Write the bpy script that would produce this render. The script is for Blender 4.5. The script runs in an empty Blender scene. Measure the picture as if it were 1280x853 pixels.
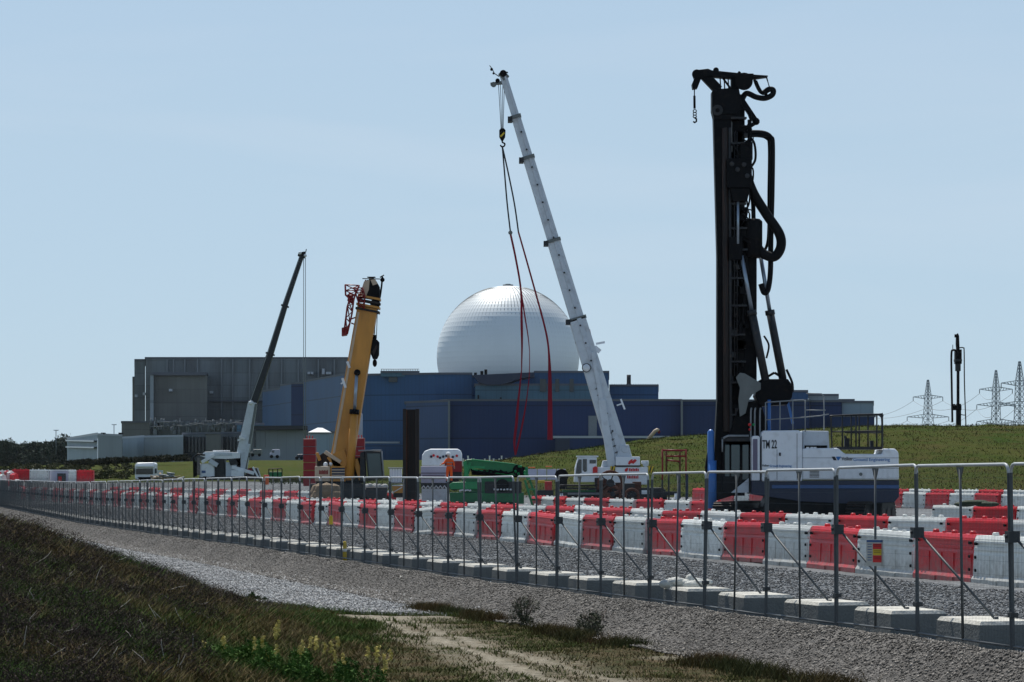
import bpy, math, random
import numpy as np
from mathutils import Vector, Matrix, Quaternion
random.seed(7); RNG = np.random.default_rng(11)
S = bpy.context.scene; COL = S.collection
R = math.radians
# ------------------------------------------------------------------ camera, sky, sun, exposure
F = 3500.0; HOR = 590.0          # focal length in photo pixels, horizon row
cam = bpy.data.cameras.new('camera'); co = bpy.data.objects.new('camera', cam); COL.objects.link(co)
co.location = (0, 0, 0); co.rotation_euler = (R(90), 0, 0)
cam.sensor_width = 36; cam.lens = F/1280*36; cam.shift_y = (HOR-426.5)/1280
cam.clip_start = .5; cam.clip_end = 20000
S.camera = co
SUN_EL = 57.0; SUN_AZ = -15.0    # degrees; azimuth from +Y, negative to the left
w = bpy.data.worlds.new('World'); S.world = w; w.use_nodes = True
nt = w.node_tree; bg = nt.nodes['Background']
sky = nt.nodes.new('ShaderNodeTexSky'); sky.sky_type = 'NISHITA'; sky.sun_disc = False
sky.sun_elevation = R(SUN_EL); sky.sun_rotation = R(SUN_AZ)
sky.air_density = .75; sky.dust_density = .4; sky.ozone_density = 6.0; sky.altitude = 0
veil = nt.nodes.new('ShaderNodeMix'); veil.data_type = 'RGBA'; veil.inputs[0].default_value = .85      # thin high haze whitening the blue
nt.links.new(sky.outputs[0], veil.inputs[6]); 
cno = nt.nodes.new('ShaderNodeTexNoise'); cno.inputs['Scale'].default_value = 2.2; cno.inputs['Detail'].default_value = 9; cno.inputs['Distortion'].default_value = .6
cmp_ = nt.nodes.new('ShaderNodeMapping'); cmp_.inputs['Scale'].default_value = (1.2, 1.2, 9); cmp_.inputs['Rotation'].default_value = (0, R(-9), 0); cmp_.inputs['Location'].default_value = (3.1, .4, 1.3)
ctc = nt.nodes.new('ShaderNodeTexCoord'); nt.links.new(ctc.outputs['Generated'], cmp_.inputs[0]); nt.links.new(cmp_.outputs[0], cno.inputs['Vector'])
cmr = nt.nodes.new('ShaderNodeMapRange'); cmr.inputs[1].default_value = .52; cmr.inputs[2].default_value = .8; nt.links.new(cno.outputs[0], cmr.inputs[0])
cmx = nt.nodes.new('ShaderNodeMix'); cmx.data_type = 'RGBA'; nt.links.new(cmr.outputs[0], cmx.inputs[0]); cmx.inputs[6].default_value = (4.50, 5.85, 6.95, 1); cmx.inputs[7].default_value = (5.1, 6.2, 7.15, 1)   # faint cirrus
nt.links.new(cmx.outputs[2], veil.inputs[7])
wtc = nt.nodes.new('ShaderNodeTexCoord'); wsx = nt.nodes.new('ShaderNodeSeparateXYZ'); nt.links.new(wtc.outputs['Generated'], wsx.inputs[0])
wmr = nt.nodes.new('ShaderNodeMapRange'); nt.links.new(wsx.outputs[2], wmr.inputs[0])
for i_, v_ in ((1, .12), (2, .65), (3, .85), (4, .15)): wmr.inputs[i_].default_value = v_
nt.links.new(wmr.outputs[0], veil.inputs[0]); nt.links.new(veil.outputs[2], bg.inputs[0]); bg.inputs[1].default_value = 0.11
sl = bpy.data.lights.new('sun', 'SUN'); sl.energy = 5.0; sl.angle = R(.5); sl.color = (1, .965, .9)
so = bpy.data.objects.new('sun', sl); COL.objects.link(so)
sd = Vector((math.sin(R(SUN_AZ))*math.cos(R(SUN_EL)), math.cos(R(SUN_AZ))*math.cos(R(SUN_EL)), math.sin(R(SUN_EL))))
so.rotation_euler = sd.to_track_quat('Z', 'Y').to_euler()
S.view_settings.view_transform = 'Standard'; S.view_settings.look = 'None'
S.view_settings.exposure = 0.0; S.view_settings.gamma = 1
S.cycles.max_bounces = 6; S.cycles.volume_bounces = 0
S.cycles.transparent_max_bounces = 12

# ------------------------------------------------------------------ materials
def mat(name, col, rough=.6, metal=0., var=.15, scale=2., bump=0., bscale=None, spec=.4, dirt=None, stretch=None, attr=None, orand=False):
    m = bpy.data.materials.new(name); m.use_nodes = True; n = m.node_tree.nodes; l = m.node_tree.links
    b = n['Principled BSDF']; b.inputs['Roughness'].default_value = rough; b.inputs['Metallic'].default_value = metal
    b.inputs['Specular IOR Level'].default_value = spec
    tc = n.new('ShaderNodeTexCoord'); src = tc.outputs['Object']
    if stretch:
        mp = n.new('ShaderNodeMapping'); mp.inputs['Scale'].default_value = stretch; l.new(src, mp.inputs[0]); src = mp.outputs[0]
    if orand:
        oi = n.new('ShaderNodeObjectInfo'); om = n.new('ShaderNodeVectorMath'); om.operation = 'SCALE'; om.inputs[0].default_value = (37, 53, 71); l.new(oi.outputs['Random'], om.inputs['Scale'])
        oa = n.new('ShaderNodeVectorMath'); l.new(src, oa.inputs[0]); l.new(om.outputs[0], oa.inputs[1]); src = oa.outputs[0]
    no = n.new('ShaderNodeTexNoise'); no.inputs['Scale'].default_value = scale; no.inputs['Detail'].default_value = 7; no.inputs['Roughness'].default_value = .65
    l.new(src, no.inputs['Vector'])
    mr = n.new('ShaderNodeMapRange'); mr.inputs[1].default_value = .3; mr.inputs[2].default_value = .7
    mr.inputs[3].default_value = 1-var; mr.inputs[4].default_value = 1+var*.6; l.new(no.outputs[0], mr.inputs[0])
    vm = n.new('ShaderNodeVectorMath'); vm.operation = 'SCALE'; l.new(mr.outputs[0], vm.inputs['Scale'])
    if attr:
        at = n.new('ShaderNodeAttribute'); at.attribute_name = attr; l.new(at.outputs['Color'], vm.inputs[0])
    else: vm.inputs[0].default_value = col
    out = vm.outputs[0]
    if orand:      # each one faded a little differently, with mud splashed up its lower part
        orr = n.new('ShaderNodeMapRange'); orr.inputs[3].default_value = .82; orr.inputs[4].default_value = 1.08; l.new(oi.outputs['Random'], orr.inputs[0])
        ov = n.new('ShaderNodeVectorMath'); ov.operation = 'SCALE'; l.new(out, ov.inputs[0]); l.new(orr.outputs[0], ov.inputs['Scale']); out = ov.outputs[0]
        sz = n.new('ShaderNodeSeparateXYZ'); l.new(tc.outputs['Object'], sz.inputs[0]); n3 = n.new('ShaderNodeTexNoise'); n3.inputs['Scale'].default_value = 7; n3.inputs['Detail'].default_value = 8; l.new(src, n3.inputs['Vector'])
        ma = n.new('ShaderNodeMath'); ma.operation = 'MULTIPLY_ADD'; l.new(n3.outputs[0], ma.inputs[0]); ma.inputs[1].default_value = 1.1; ma.inputs[2].default_value = -.42
        mb_ = n.new('ShaderNodeMath'); mb_.operation = 'SUBTRACT'; l.new(ma.outputs[0], mb_.inputs[0]); l.new(sz.outputs[2], mb_.inputs[1])
        mc = n.new('ShaderNodeMapRange'); mc.inputs[1].default_value = -.35; mc.inputs[2].default_value = .12; mc.inputs[4].default_value = .6; l.new(mb_.outputs[0], mc.inputs[0])
        mm = n.new('ShaderNodeMix'); mm.data_type = 'RGBA'; l.new(mc.outputs[0], mm.inputs[0]); l.new(out, mm.inputs[6]); mm.inputs[7].default_value = (.22, .20, .17, 1); out = mm.outputs[2]
    if dirt:   # (colour, amount): blotchy wear
        n2 = n.new('ShaderNodeTexNoise'); n2.inputs['Scale'].default_value = scale*2.7; n2.inputs['Detail'].default_value = 8
        l.new(src, n2.inputs['Vector'])
        r2 = n.new('ShaderNodeMapRange'); r2.inputs[1].default_value = .52; r2.inputs[2].default_value = .72; r2.inputs[4].default_value = dirt[1]
        l.new(n2.outputs[0], r2.inputs[0])
        mx = n.new('ShaderNodeMix'); mx.data_type = 'RGBA'; l.new(r2.outputs[0], mx.inputs[0]); l.new(out, mx.inputs[6]); mx.inputs[7].default_value = (*dirt[0], 1)
        out = mx.outputs[2]
    l.new(out, b.inputs['Base Color'])
    if bump:
        nb = n.new('ShaderNodeTexNoise'); nb.inputs['Scale'].default_value = bscale or scale*6; nb.inputs['Detail'].default_value = 6
        l.new(src, nb.inputs['Vector'])
        bp = n.new('ShaderNodeBump'); bp.inputs['Strength'].default_value = bump; bp.inputs['Distance'].default_value = .05
        l.new(nb.outputs[0], bp.inputs['Height']); l.new(bp.outputs[0], b.inputs['Normal'])
    return m
def cladding(name, col, pitch=1.2, rows=8., var=.12, seam=.55, rough=.55, stain=(.02,.02,.03), stain_amt=.25):
    m = bpy.data.materials.new(name); m.use_nodes = True; n = m.node_tree.nodes; l = m.node_tree.links
    b = n['Principled BSDF']; b.inputs['Roughness'].default_value = rough; b.inputs['Specular IOR Level'].default_value = .3
    uv = n.new('ShaderNodeUVMap'); sp = n.new('ShaderNodeSeparateXYZ'); l.new(uv.outputs[0], sp.inputs[0])
    def M(op, a, bb=None, c=None):
        q = n.new('ShaderNodeMath'); q.operation = op
        for i, v in enumerate((a, bb, c)):
            if v is None: continue
            if isinstance(v, (int, float)): q.inputs[i].default_value = v
            else: l.new(v, q.inputs[i])
        return q.outputs[0]
    fu = M('FRACT', M('DIVIDE', sp.outputs[0], pitch)); fv = M('FRACT', M('DIVIDE', sp.outputs[1], rows))
    s1 = M('MULTIPLY', M('LESS_THAN', fu, .09), .5); s2 = M('LESS_THAN', fv, .045)
    se = M('SUBTRACT', 1., M('MULTIPLY', M('MAXIMUM', s1, s2), 1-seam))
    # every sheet its own tone
    wn = n.new('ShaderNodeTexWhiteNoise'); wn.noise_dimensions = '2D'; cb = n.new('ShaderNodeCombineXYZ')
    l.new(M('FLOOR', M('DIVIDE', sp.outputs[0], pitch*5)), cb.inputs[0]); l.new(M('FLOOR', M('DIVIDE', sp.outputs[1], rows)), cb.inputs[1]); l.new(cb.outputs[0], wn.inputs[0])
    tone = M('MULTIPLY_ADD', wn.outputs[0], var, 1-var/2)
    no = n.new('ShaderNodeTexNoise'); no.inputs['Scale'].default_value = 1; no.inputs['Detail'].default_value = 8
    mp = n.new('ShaderNodeMapping'); mp.inputs['Scale'].default_value = (.11, .03, 1); l.new(uv.outputs[0], mp.inputs[0]); l.new(mp.outputs[0], no.inputs['Vector'])
    mr = n.new('ShaderNodeMapRange'); mr.inputs[1].default_value = .42; mr.inputs[2].default_value = .75; mr.inputs[4].default_value = stain_amt; l.new(no.outputs[0], mr.inputs[0])
    vm = n.new('ShaderNodeVectorMath'); vm.operation = 'SCALE'; vm.inputs[0].default_value = col; l.new(M('MULTIPLY', se, tone), vm.inputs['Scale'])
    mx = n.new('ShaderNodeMix'); mx.data_type = 'RGBA'; l.new(mr.outputs[0], mx.inputs[0]); l.new(vm.outputs[0], mx.inputs[6]); mx.inputs[7].default_value = (*stain, 1)
    l.new(mx.outputs[2], b.inputs['Base Color'])
    return m
K = {}
def mk(k, *a, **kw): K[k] = mat(k, *a, **kw)
mk('galvanised steel', (.25,.27,.28), .6, .15, .2, 6)
mk('mesh wire', (.045,.055,.06), .6, .2, .1, 3)
mk('shaded galvanised', (.09,.10,.105), .6, .15, .25, 6)  # fence posts and stays: galvanised steel with their shade in the colour
mk('shaded concrete', (.15,.16,.155), .9, 0, .2, 3, .4, 30)  # block sides: shade painted into the colour
mk('pale concrete', (.64,.62,.55), .9, 0, .2, 5, .4, 30, dirt=((.25,.24,.2), .4))  # block tops: sunlight painted in as a paler tone, plus blotchy dirt
mk('dark coupler', (.035,.04,.045), .5, .2)
mk('concrete', (.42,.42,.39), .9, 0, .2, 3, .4, 30, dirt=((.16,.15,.13), .5))
mk('red plastic', (.72,.022,.032), .42, 0, .22, 1.6, .1, 8, dirt=((.34,.07,.06), .5), orand=True)
mk('white plastic', (.84,.85,.80), .42, 0, .10, 1.6, .1, 8, dirt=((.42,.40,.35), .5), orand=True)
mk('black rubber', (.008,.008,.009), .7, spec=.15)
mk('black steel', (.004,.0045,.006), .5, .0, .4, 2, spec=.12, dirt=((.022,.016,.012), .5))
mk('dark grey steel', (.035,.038,.042), .5, .1, .3, 2, spec=.25, dirt=((.09,.07,.05), .5))
mk('grey steel', (.15,.165,.16), .5, .2, .2, 2)
mk('rusty steel', (.13,.05,.03), .8, .1, .4, 3, .2)
mk('dark rusty steel', (.022,.017,.015), .6, .2, .5, .8, stretch=(6,6,.4), dirt=((.09,.035,.02), .6))
mk('chrome rod', (.30,.36,.42), .3, .6, .05)
mk('white paint', (.78,.81,.84), .35, 0, .06, 1.2, dirt=((.42,.42,.40), .3))
mk('grey white paint', (.55,.60,.65), .35, 0, .08, 1.2, dirt=((.25,.25,.25), .3))
mk('navy paint', (.012,.022,.055), .35, 0, .15)
mk('blue stripe paint', (.04,.10,.25), .35, 0, .1)
mk('sky blue paint', (.05,.17,.46), .4, 0, .15)
mk('boom white paint', (.60,.65,.69), .35, 0, .12, 1, dirt=((.30,.30,.30), .35))
mk('boom dark paint', (.014,.018,.022), .4, 0, .2)
mk('yellow ochre paint', (.58,.26,.045), .45, 0, .22, .8, stretch=(1,1,.3), dirt=((.30,.14,.03), .5))
mk('beige paint', (.52,.40,.28), .5, 0, .1)
mk('dark glass', (.012,.018,.024), .08, 0, .05, spec=.8)
mk('teal glass', (.03,.06,.065), .12, 0, .1, spec=.7)
mk('red paint', (.22,.010,.014), .5, 0, .2, 1.5)
mk('bright red paint', (.62,.03,.03), .5, 0, .1)
mk('red webbing', (.24,.006,.02), .8, 0, .15)
mk('green paint', (.015,.17,.06), .4, 0, .2, 1.4, dirt=((.02,.09,.04), .5))
mk('bright green paint', (.02,.27,.09), .4, 0, .15)
mk('orange fabric', (.85,.12,.02), .8, 0, .1)
mk('orange plastic', (.75,.14,.03), .5, 0, .1)
mk('skin', (.45,.26,.18), .6, 0, .05)
mk('yellow paint', (.65,.45,.03), .5, 0, .1)
mk('black paint', (.02,.02,.02), .5)
mk('lettering black', (.02,.022,.03), .5, 0, 0)
mk('lettering blue', (.03,.16,.42), .5, 0, 0)
mk('canvas white', (.75,.77,.78), .7, 0, .05)
mk('pale lilac panel', (.44,.45,.56), .6, 0, .08)
mk('purple louvre', (.16,.14,.20), .6, 0, .1)
mk('tan soil', (.30,.22,.14), .9, 0, .3, 3, .5)
mk('pale rubble', (.6,.58,.54), .9, 0, .3, 3, .5)
mk('pylon steel', (.24,.27,.30), .6, .3, .1)
mk('brick dark', (.10,.075,.06), .9, 0, .2, .3)
mk('white bag', (.72,.72,.66), .7, 0, .15, 4, .5)
mk('tint', (1,1,1), .75, 0, .15, 1.0, attr='tint', spec=.04)
mk('stone tint', (1,1,1), .8, 0, .12, 4.0, attr='tint', spec=.3)

# ------------------------------------------------------------------ mesh builder and scene-tree helpers
class MB:
    def __init__(s): s.v = []; s.f = []; s.m = []; s.sm = []
    def add(s, vs, fs, mi=0, smooth=False):
        o = len(s.v); s.v += [tuple(v) for v in vs]
        for f in fs: s.f.append([i+o for i in f]); s.m.append(mi); s.sm.append(smooth)
        return s
    def box(s, x0, x1, y0, y1, z0, z1, mi=0):
        v = [(x, y, z) for z in (z0, z1) for y in (y0, y1) for x in (x0, x1)]
        return s.add(v, [(0,2,3,1),(4,5,7,6),(0,1,5,4),(2,6,7,3),(0,4,6,2),(1,3,7,5)], mi)
    def prism(s, pts, y0, y1, mi=0):
        n = len(pts); v = [(x, y0, z) for x, z in pts]+[(x, y1, z) for x, z in pts]
        a = sum(pts[i][0]*pts[(i+1)%n][1]-pts[(i+1)%n][0]*pts[i][1] for i in range(n))
        fr, bk = list(range(n)), [n+i for i in reversed(range(n))]
        sides = [(i, n+i, n+(i+1)%n, (i+1)%n) for i in range(n)]
        if a < 0: fr.reverse(); bk.reverse(); sides = [t[::-1] for t in sides]
        return s.add(v, [fr, bk]+sides, mi)
    def prismx(s, pts, x0, x1, mi=0):      # (y,z) profile along x
        n = len(pts); v = [(x0, y, z) for y, z in pts]+[(x1, y, z) for y, z in pts]
        return s.add(v, [list(range(n)), [n+i for i in reversed(range(n))]]+[(i, (i+1)%n, n+(i+1)%n, n+i)[::-1] for i in range(n)], mi)
    def bar(s, p, q, wd, h=None, mi=0, q2=None, up=(0,1,0)):
        p, q = Vector(p), Vector(q); d = (q-p).normalized(); u = Vector(up)
        if abs(d.dot(u)) > .98: u = Vector((1,0,0))
        sd_ = d.cross(u).normalized(); u = sd_.cross(d).normalized(); h = h or wd; w2 = q2 or wd
        vs = []
        for c, ww in ((p, wd), (q, w2)):
            hh = h*ww/wd
            for a, b in ((-1,-1),(1,-1),(1,1),(-1,1)): vs.append(c+sd_*a*ww/2+u*b*hh/2)
        return s.add(vs, [(0,3,2,1),(4,5,6,7),(0,1,5,4),(1,2,6,5),(2,3,7,6),(3,0,4,7)], mi)
    def tube(s, pts, r, n=8, mi=0, caps=True):
        P = [Vector(p) for p in pts]; rs = r if isinstance(r, (list, tuple)) else [r]*len(P)
        vs = []; fs = []; prev = None
        for i, p in enumerate(P):
            d = (P[min(i+1, len(P)-1)]-P[max(i-1, 0)])
            d = d.normalized() if d.length > 1e-9 else Vector((0,0,1))
            if prev is None:
                a = Vector((0,1,0)) if abs(d.y) < .9 else Vector((1,0,0)); a = (a-d*a.dot(d)).normalized()
            else:
                a = prev-d*prev.dot(d); a = a.normalized() if a.length > 1e-6 else Vector((1,0,0))
            prev = a; b = d.cross(a)
            for k in range(n):
                t = 2*math.pi*k/n; vs.append(p+(a*math.cos(t)+b*math.sin(t))*rs[i])
        for i in range(len(P)-1):
            for k in range(n): fs.append((i*n+k, i*n+(k+1)%n, (i+1)*n+(k+1)%n, (i+1)*n+k))
        s.add(vs, fs, mi, True)
        if caps:
            o = len(s.v)-len(vs); e = o+(len(P)-1)*n
            s.f.append([o+k for k in reversed(range(n))]); s.f.append([e+k for k in range(n)]); s.m += [mi, mi]; s.sm += [False, False]
        return s
    def cyl(s, p, q, r, n=16, mi=0): return s.tube([p, q], r, n, mi)
    def ball(s, c, r, mi=0, n=10, sq=(1,1,1)):
        vs = []; fs = []; m = n//2
        for i in range(m+1):
            a = math.pi*i/m
            for k in range(n):
                t = 2*math.pi*k/n; vs.append((c[0]+r*sq[0]*math.sin(a)*math.cos(t), c[1]+r*sq[1]*math.sin(a)*math.sin(t), c[2]+r*sq[2]*math.cos(a)))
        for i in range(m):
            for k in range(n): fs.append((i*n+k, (i+1)*n+k, (i+1)*n+(k+1)%n, i*n+(k+1)%n))
        return s.add(vs, fs, mi, True)
    def mesh(s, name, mats):
        me = bpy.data.meshes.new(name); me.from_pydata(s.v, [], s.f)
        for m in (mats if isinstance(mats, (list, tuple)) else [mats]): me.materials.append(K[m] if isinstance(m, str) else m)
        me.polygons.foreach_set('material_index', s.m); me.polygons.foreach_set('use_smooth', s.sm); me.update()
        return me
    def build(s, name, mats, parent=None, bevel=0):
        o = bpy.data.objects.new(name, s.mesh(name, mats)); COL.objects.link(o); o.parent = parent
        if bevel:
            b = o.modifiers.new('bevel', 'BEVEL'); b.width = bevel; b.segments = 2; b.limit_method = 'ANGLE'; b.angle_limit = R(40)
        return o
def tag(o, label=None, cat=None, group=None, kind=None):
    if label: o['label'] = label
    if cat: o['category'] = cat
    if group: o['group'] = group
    if kind: o['kind'] = kind
    return o
def empty(name, loc, rz=0):
    o = bpy.data.objects.new(name, None); COL.objects.link(o); o.location = loc; o.rotation_euler = (0, 0, rz); o.empty_display_size = .3
    return o
def kids(o): return [c for c in COL.objects if c.parent == o]
def copy_tree(o, children, loc, rz, label=None):
    c = o.copy(); COL.objects.link(c); c.location = loc; c.rotation_euler = (0, 0, rz)
    if label: c['label'] = label
    for ch in children:
        d = ch.copy(); COL.objects.link(d); d.parent = c
    return c
class T:      # a thing standing at depth Y; p() turns a point of its front elevation into local metres
    def __init__(s, name, label, cat, x0, y0, Y, group=None):
        s.x0, s.y0, s.Y = x0, y0, Y; s.s = F/Y
        s.X0 = (x0-640)/s.s; s.Z0 = (HOR-y0)/s.s
        s.o = tag(empty(name, (s.X0, Y, s.Z0)), label, cat, group)
    def p(s, px, py, dy=0.):
        k = F/(s.Y+dy); return Vector(((px-640)/k-s.X0, dy, (HOR-py)/k-s.Z0))
    def xz(s, pts, dy=0.): return [(s.p(a, b, dy).x, s.p(a, b, dy).z) for a, b in pts]
    def poly(s, mb, pts, d0, d1, mi=0): return mb.prism(s.xz(pts, d0), d0, d1, mi)
    def rect(s, mb, a0, a1, b0, b1, d0, d1, mi=0):
        p, q = s.p(a0, b1, d0), s.p(a1, b0, d0); return mb.box(p.x, q.x, d0, d1, p.z, q.z, mi)
    def line(s, mb, pts, r, n=6, mi=0):
        return mb.tube([s.p(*q) for q in pts], r if not isinstance(r, list) else r, n, mi)
def text(body, size, loc, material, parent, name='lettering', bold=0.0, rot=(R(90), 0, 0), sx=1.0):
    cu = bpy.data.curves.new(name, 'FONT'); cu.body = body; cu.size = size; cu.offset = bold; cu.extrude = .004
    to = bpy.data.objects.new('tmp', cu); COL.objects.link(to)
    dg = bpy.context.evaluated_depsgraph_get(); me = bpy.data.meshes.new_from_object(to.evaluated_get(dg))
    bpy.data.objects.remove(to); me.materials.clear(); me.materials.append(K[material])
    o = bpy.data.objects.new(name, me); COL.objects.link(o); o.parent = parent; o.location = loc; o.rotation_euler = rot; o.scale = (sx, 1, 1)
    return o
def ordinal(n):
    ones = ['', 'first','second','third','fourth','fifth','sixth','seventh','eighth','ninth','tenth','eleventh','twelfth','thirteenth','fourteenth','fifteenth','sixteenth','seventeenth','eighteenth','nineteenth']
    tens = ['', '', 'twenty','thirty','forty','fifty','sixty','seventy','eighty','ninety']
    if n < 20: return ones[n]
    if n % 10 == 0: return tens[n//10][:-1]+'ieth'
    return tens[n//10]+'-'+ones[n%10]

# ------------------------------------------------------------------ fence line and terrain
def fence_posts():
    X, Y, th, k, k2 = 5.164, 28.83, -.2225, -.004954, .00017227; L = 2.7; P = [(X-L*j*math.sin(th), Y-L*j*math.cos(th)) for j in (4, 3, 2, 1)]
    for i in range(28):
        P.append((X, Y)); a = th+k*i+k2*i*i; X += L*math.sin(a); Y += L*math.cos(a)
    a = math.atan(-.238)
    while X/Y*F+640 > -18: P.append((X, Y)); X += L*math.sin(a); Y += L*math.cos(a)
    P.append((X, Y)); return P
FP = fence_posts()
_fy = np.array([p[1] for p in FP]); _fx = np.array([p[0] for p in FP])
_fy = np.concatenate([[-100, _fy[0]], _fy[1:], [_fy[-1]+300]]); _fx = np.concatenate([[_fx[0]+.2257*(100+_fy[1])], _fx, [_fx[-1]-.24*300]])
def fenceX(Y): return np.interp(Y, _fy, _fx)
_top = ([ -18, 0, 100, 200, 300, 600, 700, 812, 963, 1048, 1150, 1280], [600, 600, 603, 600, 597, 597, 595, 592, 588, 585, 582.5, 580])
_zf = np.array([-(np.interp(640+F*x/y, *_top)-HOR)/F*y-2.0 for x, y in FP])
def fenceZ(Y): return np.interp(Y, [p[1] for p in FP], _zf)
def sst(a, b, x):
    t = np.clip((x-a)/(b-a), 0, 1); return t*t*(3-2*t)
def vnoise(X, Y, sc, seed=0):
    X = X/sc; Y = Y/sc; xi = np.floor(X).astype(np.int64); yi = np.floor(Y).astype(np.int64); fx = X-xi; fy = Y-yi
    fx = fx*fx*(3-2*fx); fy = fy*fy*(3-2*fy)
    def h(a, b):
        n = (a*374761393+b*668265263+seed*1442695041) & 0x7fffffff; n = ((n ^ (n >> 13))*1274126177) & 0x7fffffff; return ((n ^ (n >> 16)) & 0xffff)/65535.
    return (h(xi, yi)*(1-fx)+h(xi+1, yi)*fx)*(1-fy)+(h(xi, yi+1)*(1-fx)+h(xi+1, yi+1)*fx)*fy
def height(X, Y):
    X = np.asarray(X, float); Y = np.asarray(Y, float)
    Yc = np.clip(Y, 28, 230); zf = fenceZ(Yc); d = X-fenceX(Y)
    # camera side: berm down to the path, then heath mound rising to the left
    ridge = .10*np.exp(-((d+.55)/.35)**2)*(.6+.8*vnoise(X, Y, .7, 3))
    zl = zf-.35*sst(-.25, -1.35, d)*1.0+ridge
    px_ = 640+F*X/np.maximum(Y, 5)
    yc_ = np.interp(px_, [-900,-50,0,50,100,150,200,260,330,400,440], [560,642,656,671,689,706,722,749,772,795,812])
    mh = np.maximum((HOR-yc_)/F*37-.02+2.33, 0)*sst(455, 380, px_); gY = np.interp(Y, [5,20,37], [.18,.36,1.0])*(1-sst(37.5, 50, Y))
    mound = mh*gY
    rough = (.09*(vnoise(X, Y, 1.3, 1)-.5)+.04*(vnoise(X, Y, .4, 2)-.5))*sst(-1.2, -2.2, d)
    path_flat = sst(46, 52, Y)*sst(-6.2, -5.0, d)
    zl = zl+mound+rough*(1-.8*path_flat)
    # site side: level yard
    zr = zf+(-2.3-zf)*sst(0, 4, d)+.03*(vnoise(X, Y, .9, 5)-.5)+.05*(vnoise(X, Y, 3.1, 6)-.5)
    z = np.where(d > 0, zr, zl)
    # far ground
    t = np.clip(X/np.maximum(Y, 1), -.3, .4)
    zt = np.interp(t, [-.3,-.2,-.06,-.03,0,.034,.054,.075,.133,.183,.4], [-1.0,-1.0,-1.0,-.4,1.3,2.9,3.95,4.3,5.35,5.5,5.5])
    ln = np.interp(t, [-.07,-.03,.05,.2], [10,40,85,90])
    y0 = np.interp(t, [-.07, 0, .1], [238, 246, 243])
    zt = zt+.30*(vnoise(X, Y, 14, 8)-.5)+.22*(vnoise(X, Y, 4, 9)-.5)+.34*(vnoise(X, Y, 2.1, 19)-.5)*(t > .0)
    g = sst(0, 1, (Y-y0)/ln); z = z*(1-g)+zt*g
    far = np.interp(t, [-.2,-.15,-.1, 0, .1, .3], [1.0, 2.2, 3.2, 3.3, 3.0, 3.0])
    g2 = sst(340, 800, Y); z = z*(1-g2)+far*g2
    return z
def hit(px, py):
    t = (px-640)/F; u = (HOR-py)/F
    Ys = np.arange(14, 1200, .1); hz = height(t*Ys, Ys); k = np.argmax(u*Ys <= hz)
    return t*Ys[k], Ys[k], float(hz[k])
def H(x, y): return float(height(x, y))

# ground grid
def grow(a, step, ratio, lim):
    o = []; x = a; st = step
    while abs(x) < lim: x += st; st *= ratio; o.append(x)
    return o
xs = np.arange(-9.5, 9.5, .13); xs = np.concatenate([grow(xs[0], -.13, 1.05, 5000)[::-1], xs, grow(xs[-1], .13, 1.05, 5000)])
ys = np.arange(22, 62, .16); ys = np.concatenate([np.array(grow(22, -.16, 1.06, 40))[::-1], ys, grow(ys[-1], .16, 1.021, 7000)])
GX, GY = np.meshgrid(xs, ys); _gd = GX-fenceX(GY); GZ = height(GX, GY)-.18*((_gd > -1.25) & (_gd < -.12) & (GY > 21) & (GY < 238))-.10*((_gd > -1.3-.09*np.clip(GY-60, 0, 20)) & (_gd <= -1.25) & (GY > 60) & (GY < 236)); ny, nx = GX.shape
vid = np.arange(nx*ny).reshape(ny, nx)
quads = np.stack([vid[:-1,:-1], vid[:-1,1:], vid[1:,1:], vid[1:,:-1]], -1).reshape(-1, 4)
CX = (GX[:-1,:-1]+GX[1:,1:])/2; CY = (GY[:-1,:-1]+GY[1:,1:])/2; CD = CX-fenceX(CY)
ct = CX/np.maximum(CY, 1)
def in_path(X, Y):
    d = X-fenceX(Y); n = (.5*(vnoise(X, Y, 1.1, 12)-.5)+.25*(vnoise(X, Y, .35, 13)-.5))*np.clip(60/np.maximum(Y, 1), .25, 1)
    left = np.interp(Y, [46, 47, 49, 52, 56, 62, 70, 240], [-.0, -2.2, -3.9, -4.7, -5.0, -4.6, -4.4, -4.4])
    return (d < -1.15+n*.5) & (d > left+n) & (Y > 45.5+n) & (Y < 238)
yard = (CD > -.12) & (CY < np.interp(ct, [-.07,-.03,0,.1], [256,252,252,250])) & (CY > -20) & (CX < 90)
path = np.zeros_like(yard)
zone = np.where(yard, 1, np.where(path, 2, 0)).reshape(-1)
def d_poly(X, Y, pts):
    best = np.full(X.shape, 1e9)
    for (ax, ay), (bx, by) in zip(pts[:-1], pts[1:]):
        L2 = (bx-ax)**2+(by-ay)**2; tt = np.clip(((X-ax)*(bx-ax)+(Y-ay)*(by-ay))/L2, 0, 1)
        best = np.minimum(best, np.hypot(X-ax-tt*(bx-ax), Y-ay-tt*(by-ay)))
    return best
RUTS = [[(455,775),(505,788),(554,804),(600,818),(635,831),(700,853),(760,872)], [(480,771),(530,783),(578,797),(626,813),(680,829),(730,843),(800,866)], [(470,792),(520,806),(570,822),(610,840),(640,858)], [(820,824),(860,818),(905,826)]]
RUTS = [[hit(a, b)[:2] for a, b in r] for r in RUTS]
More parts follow.
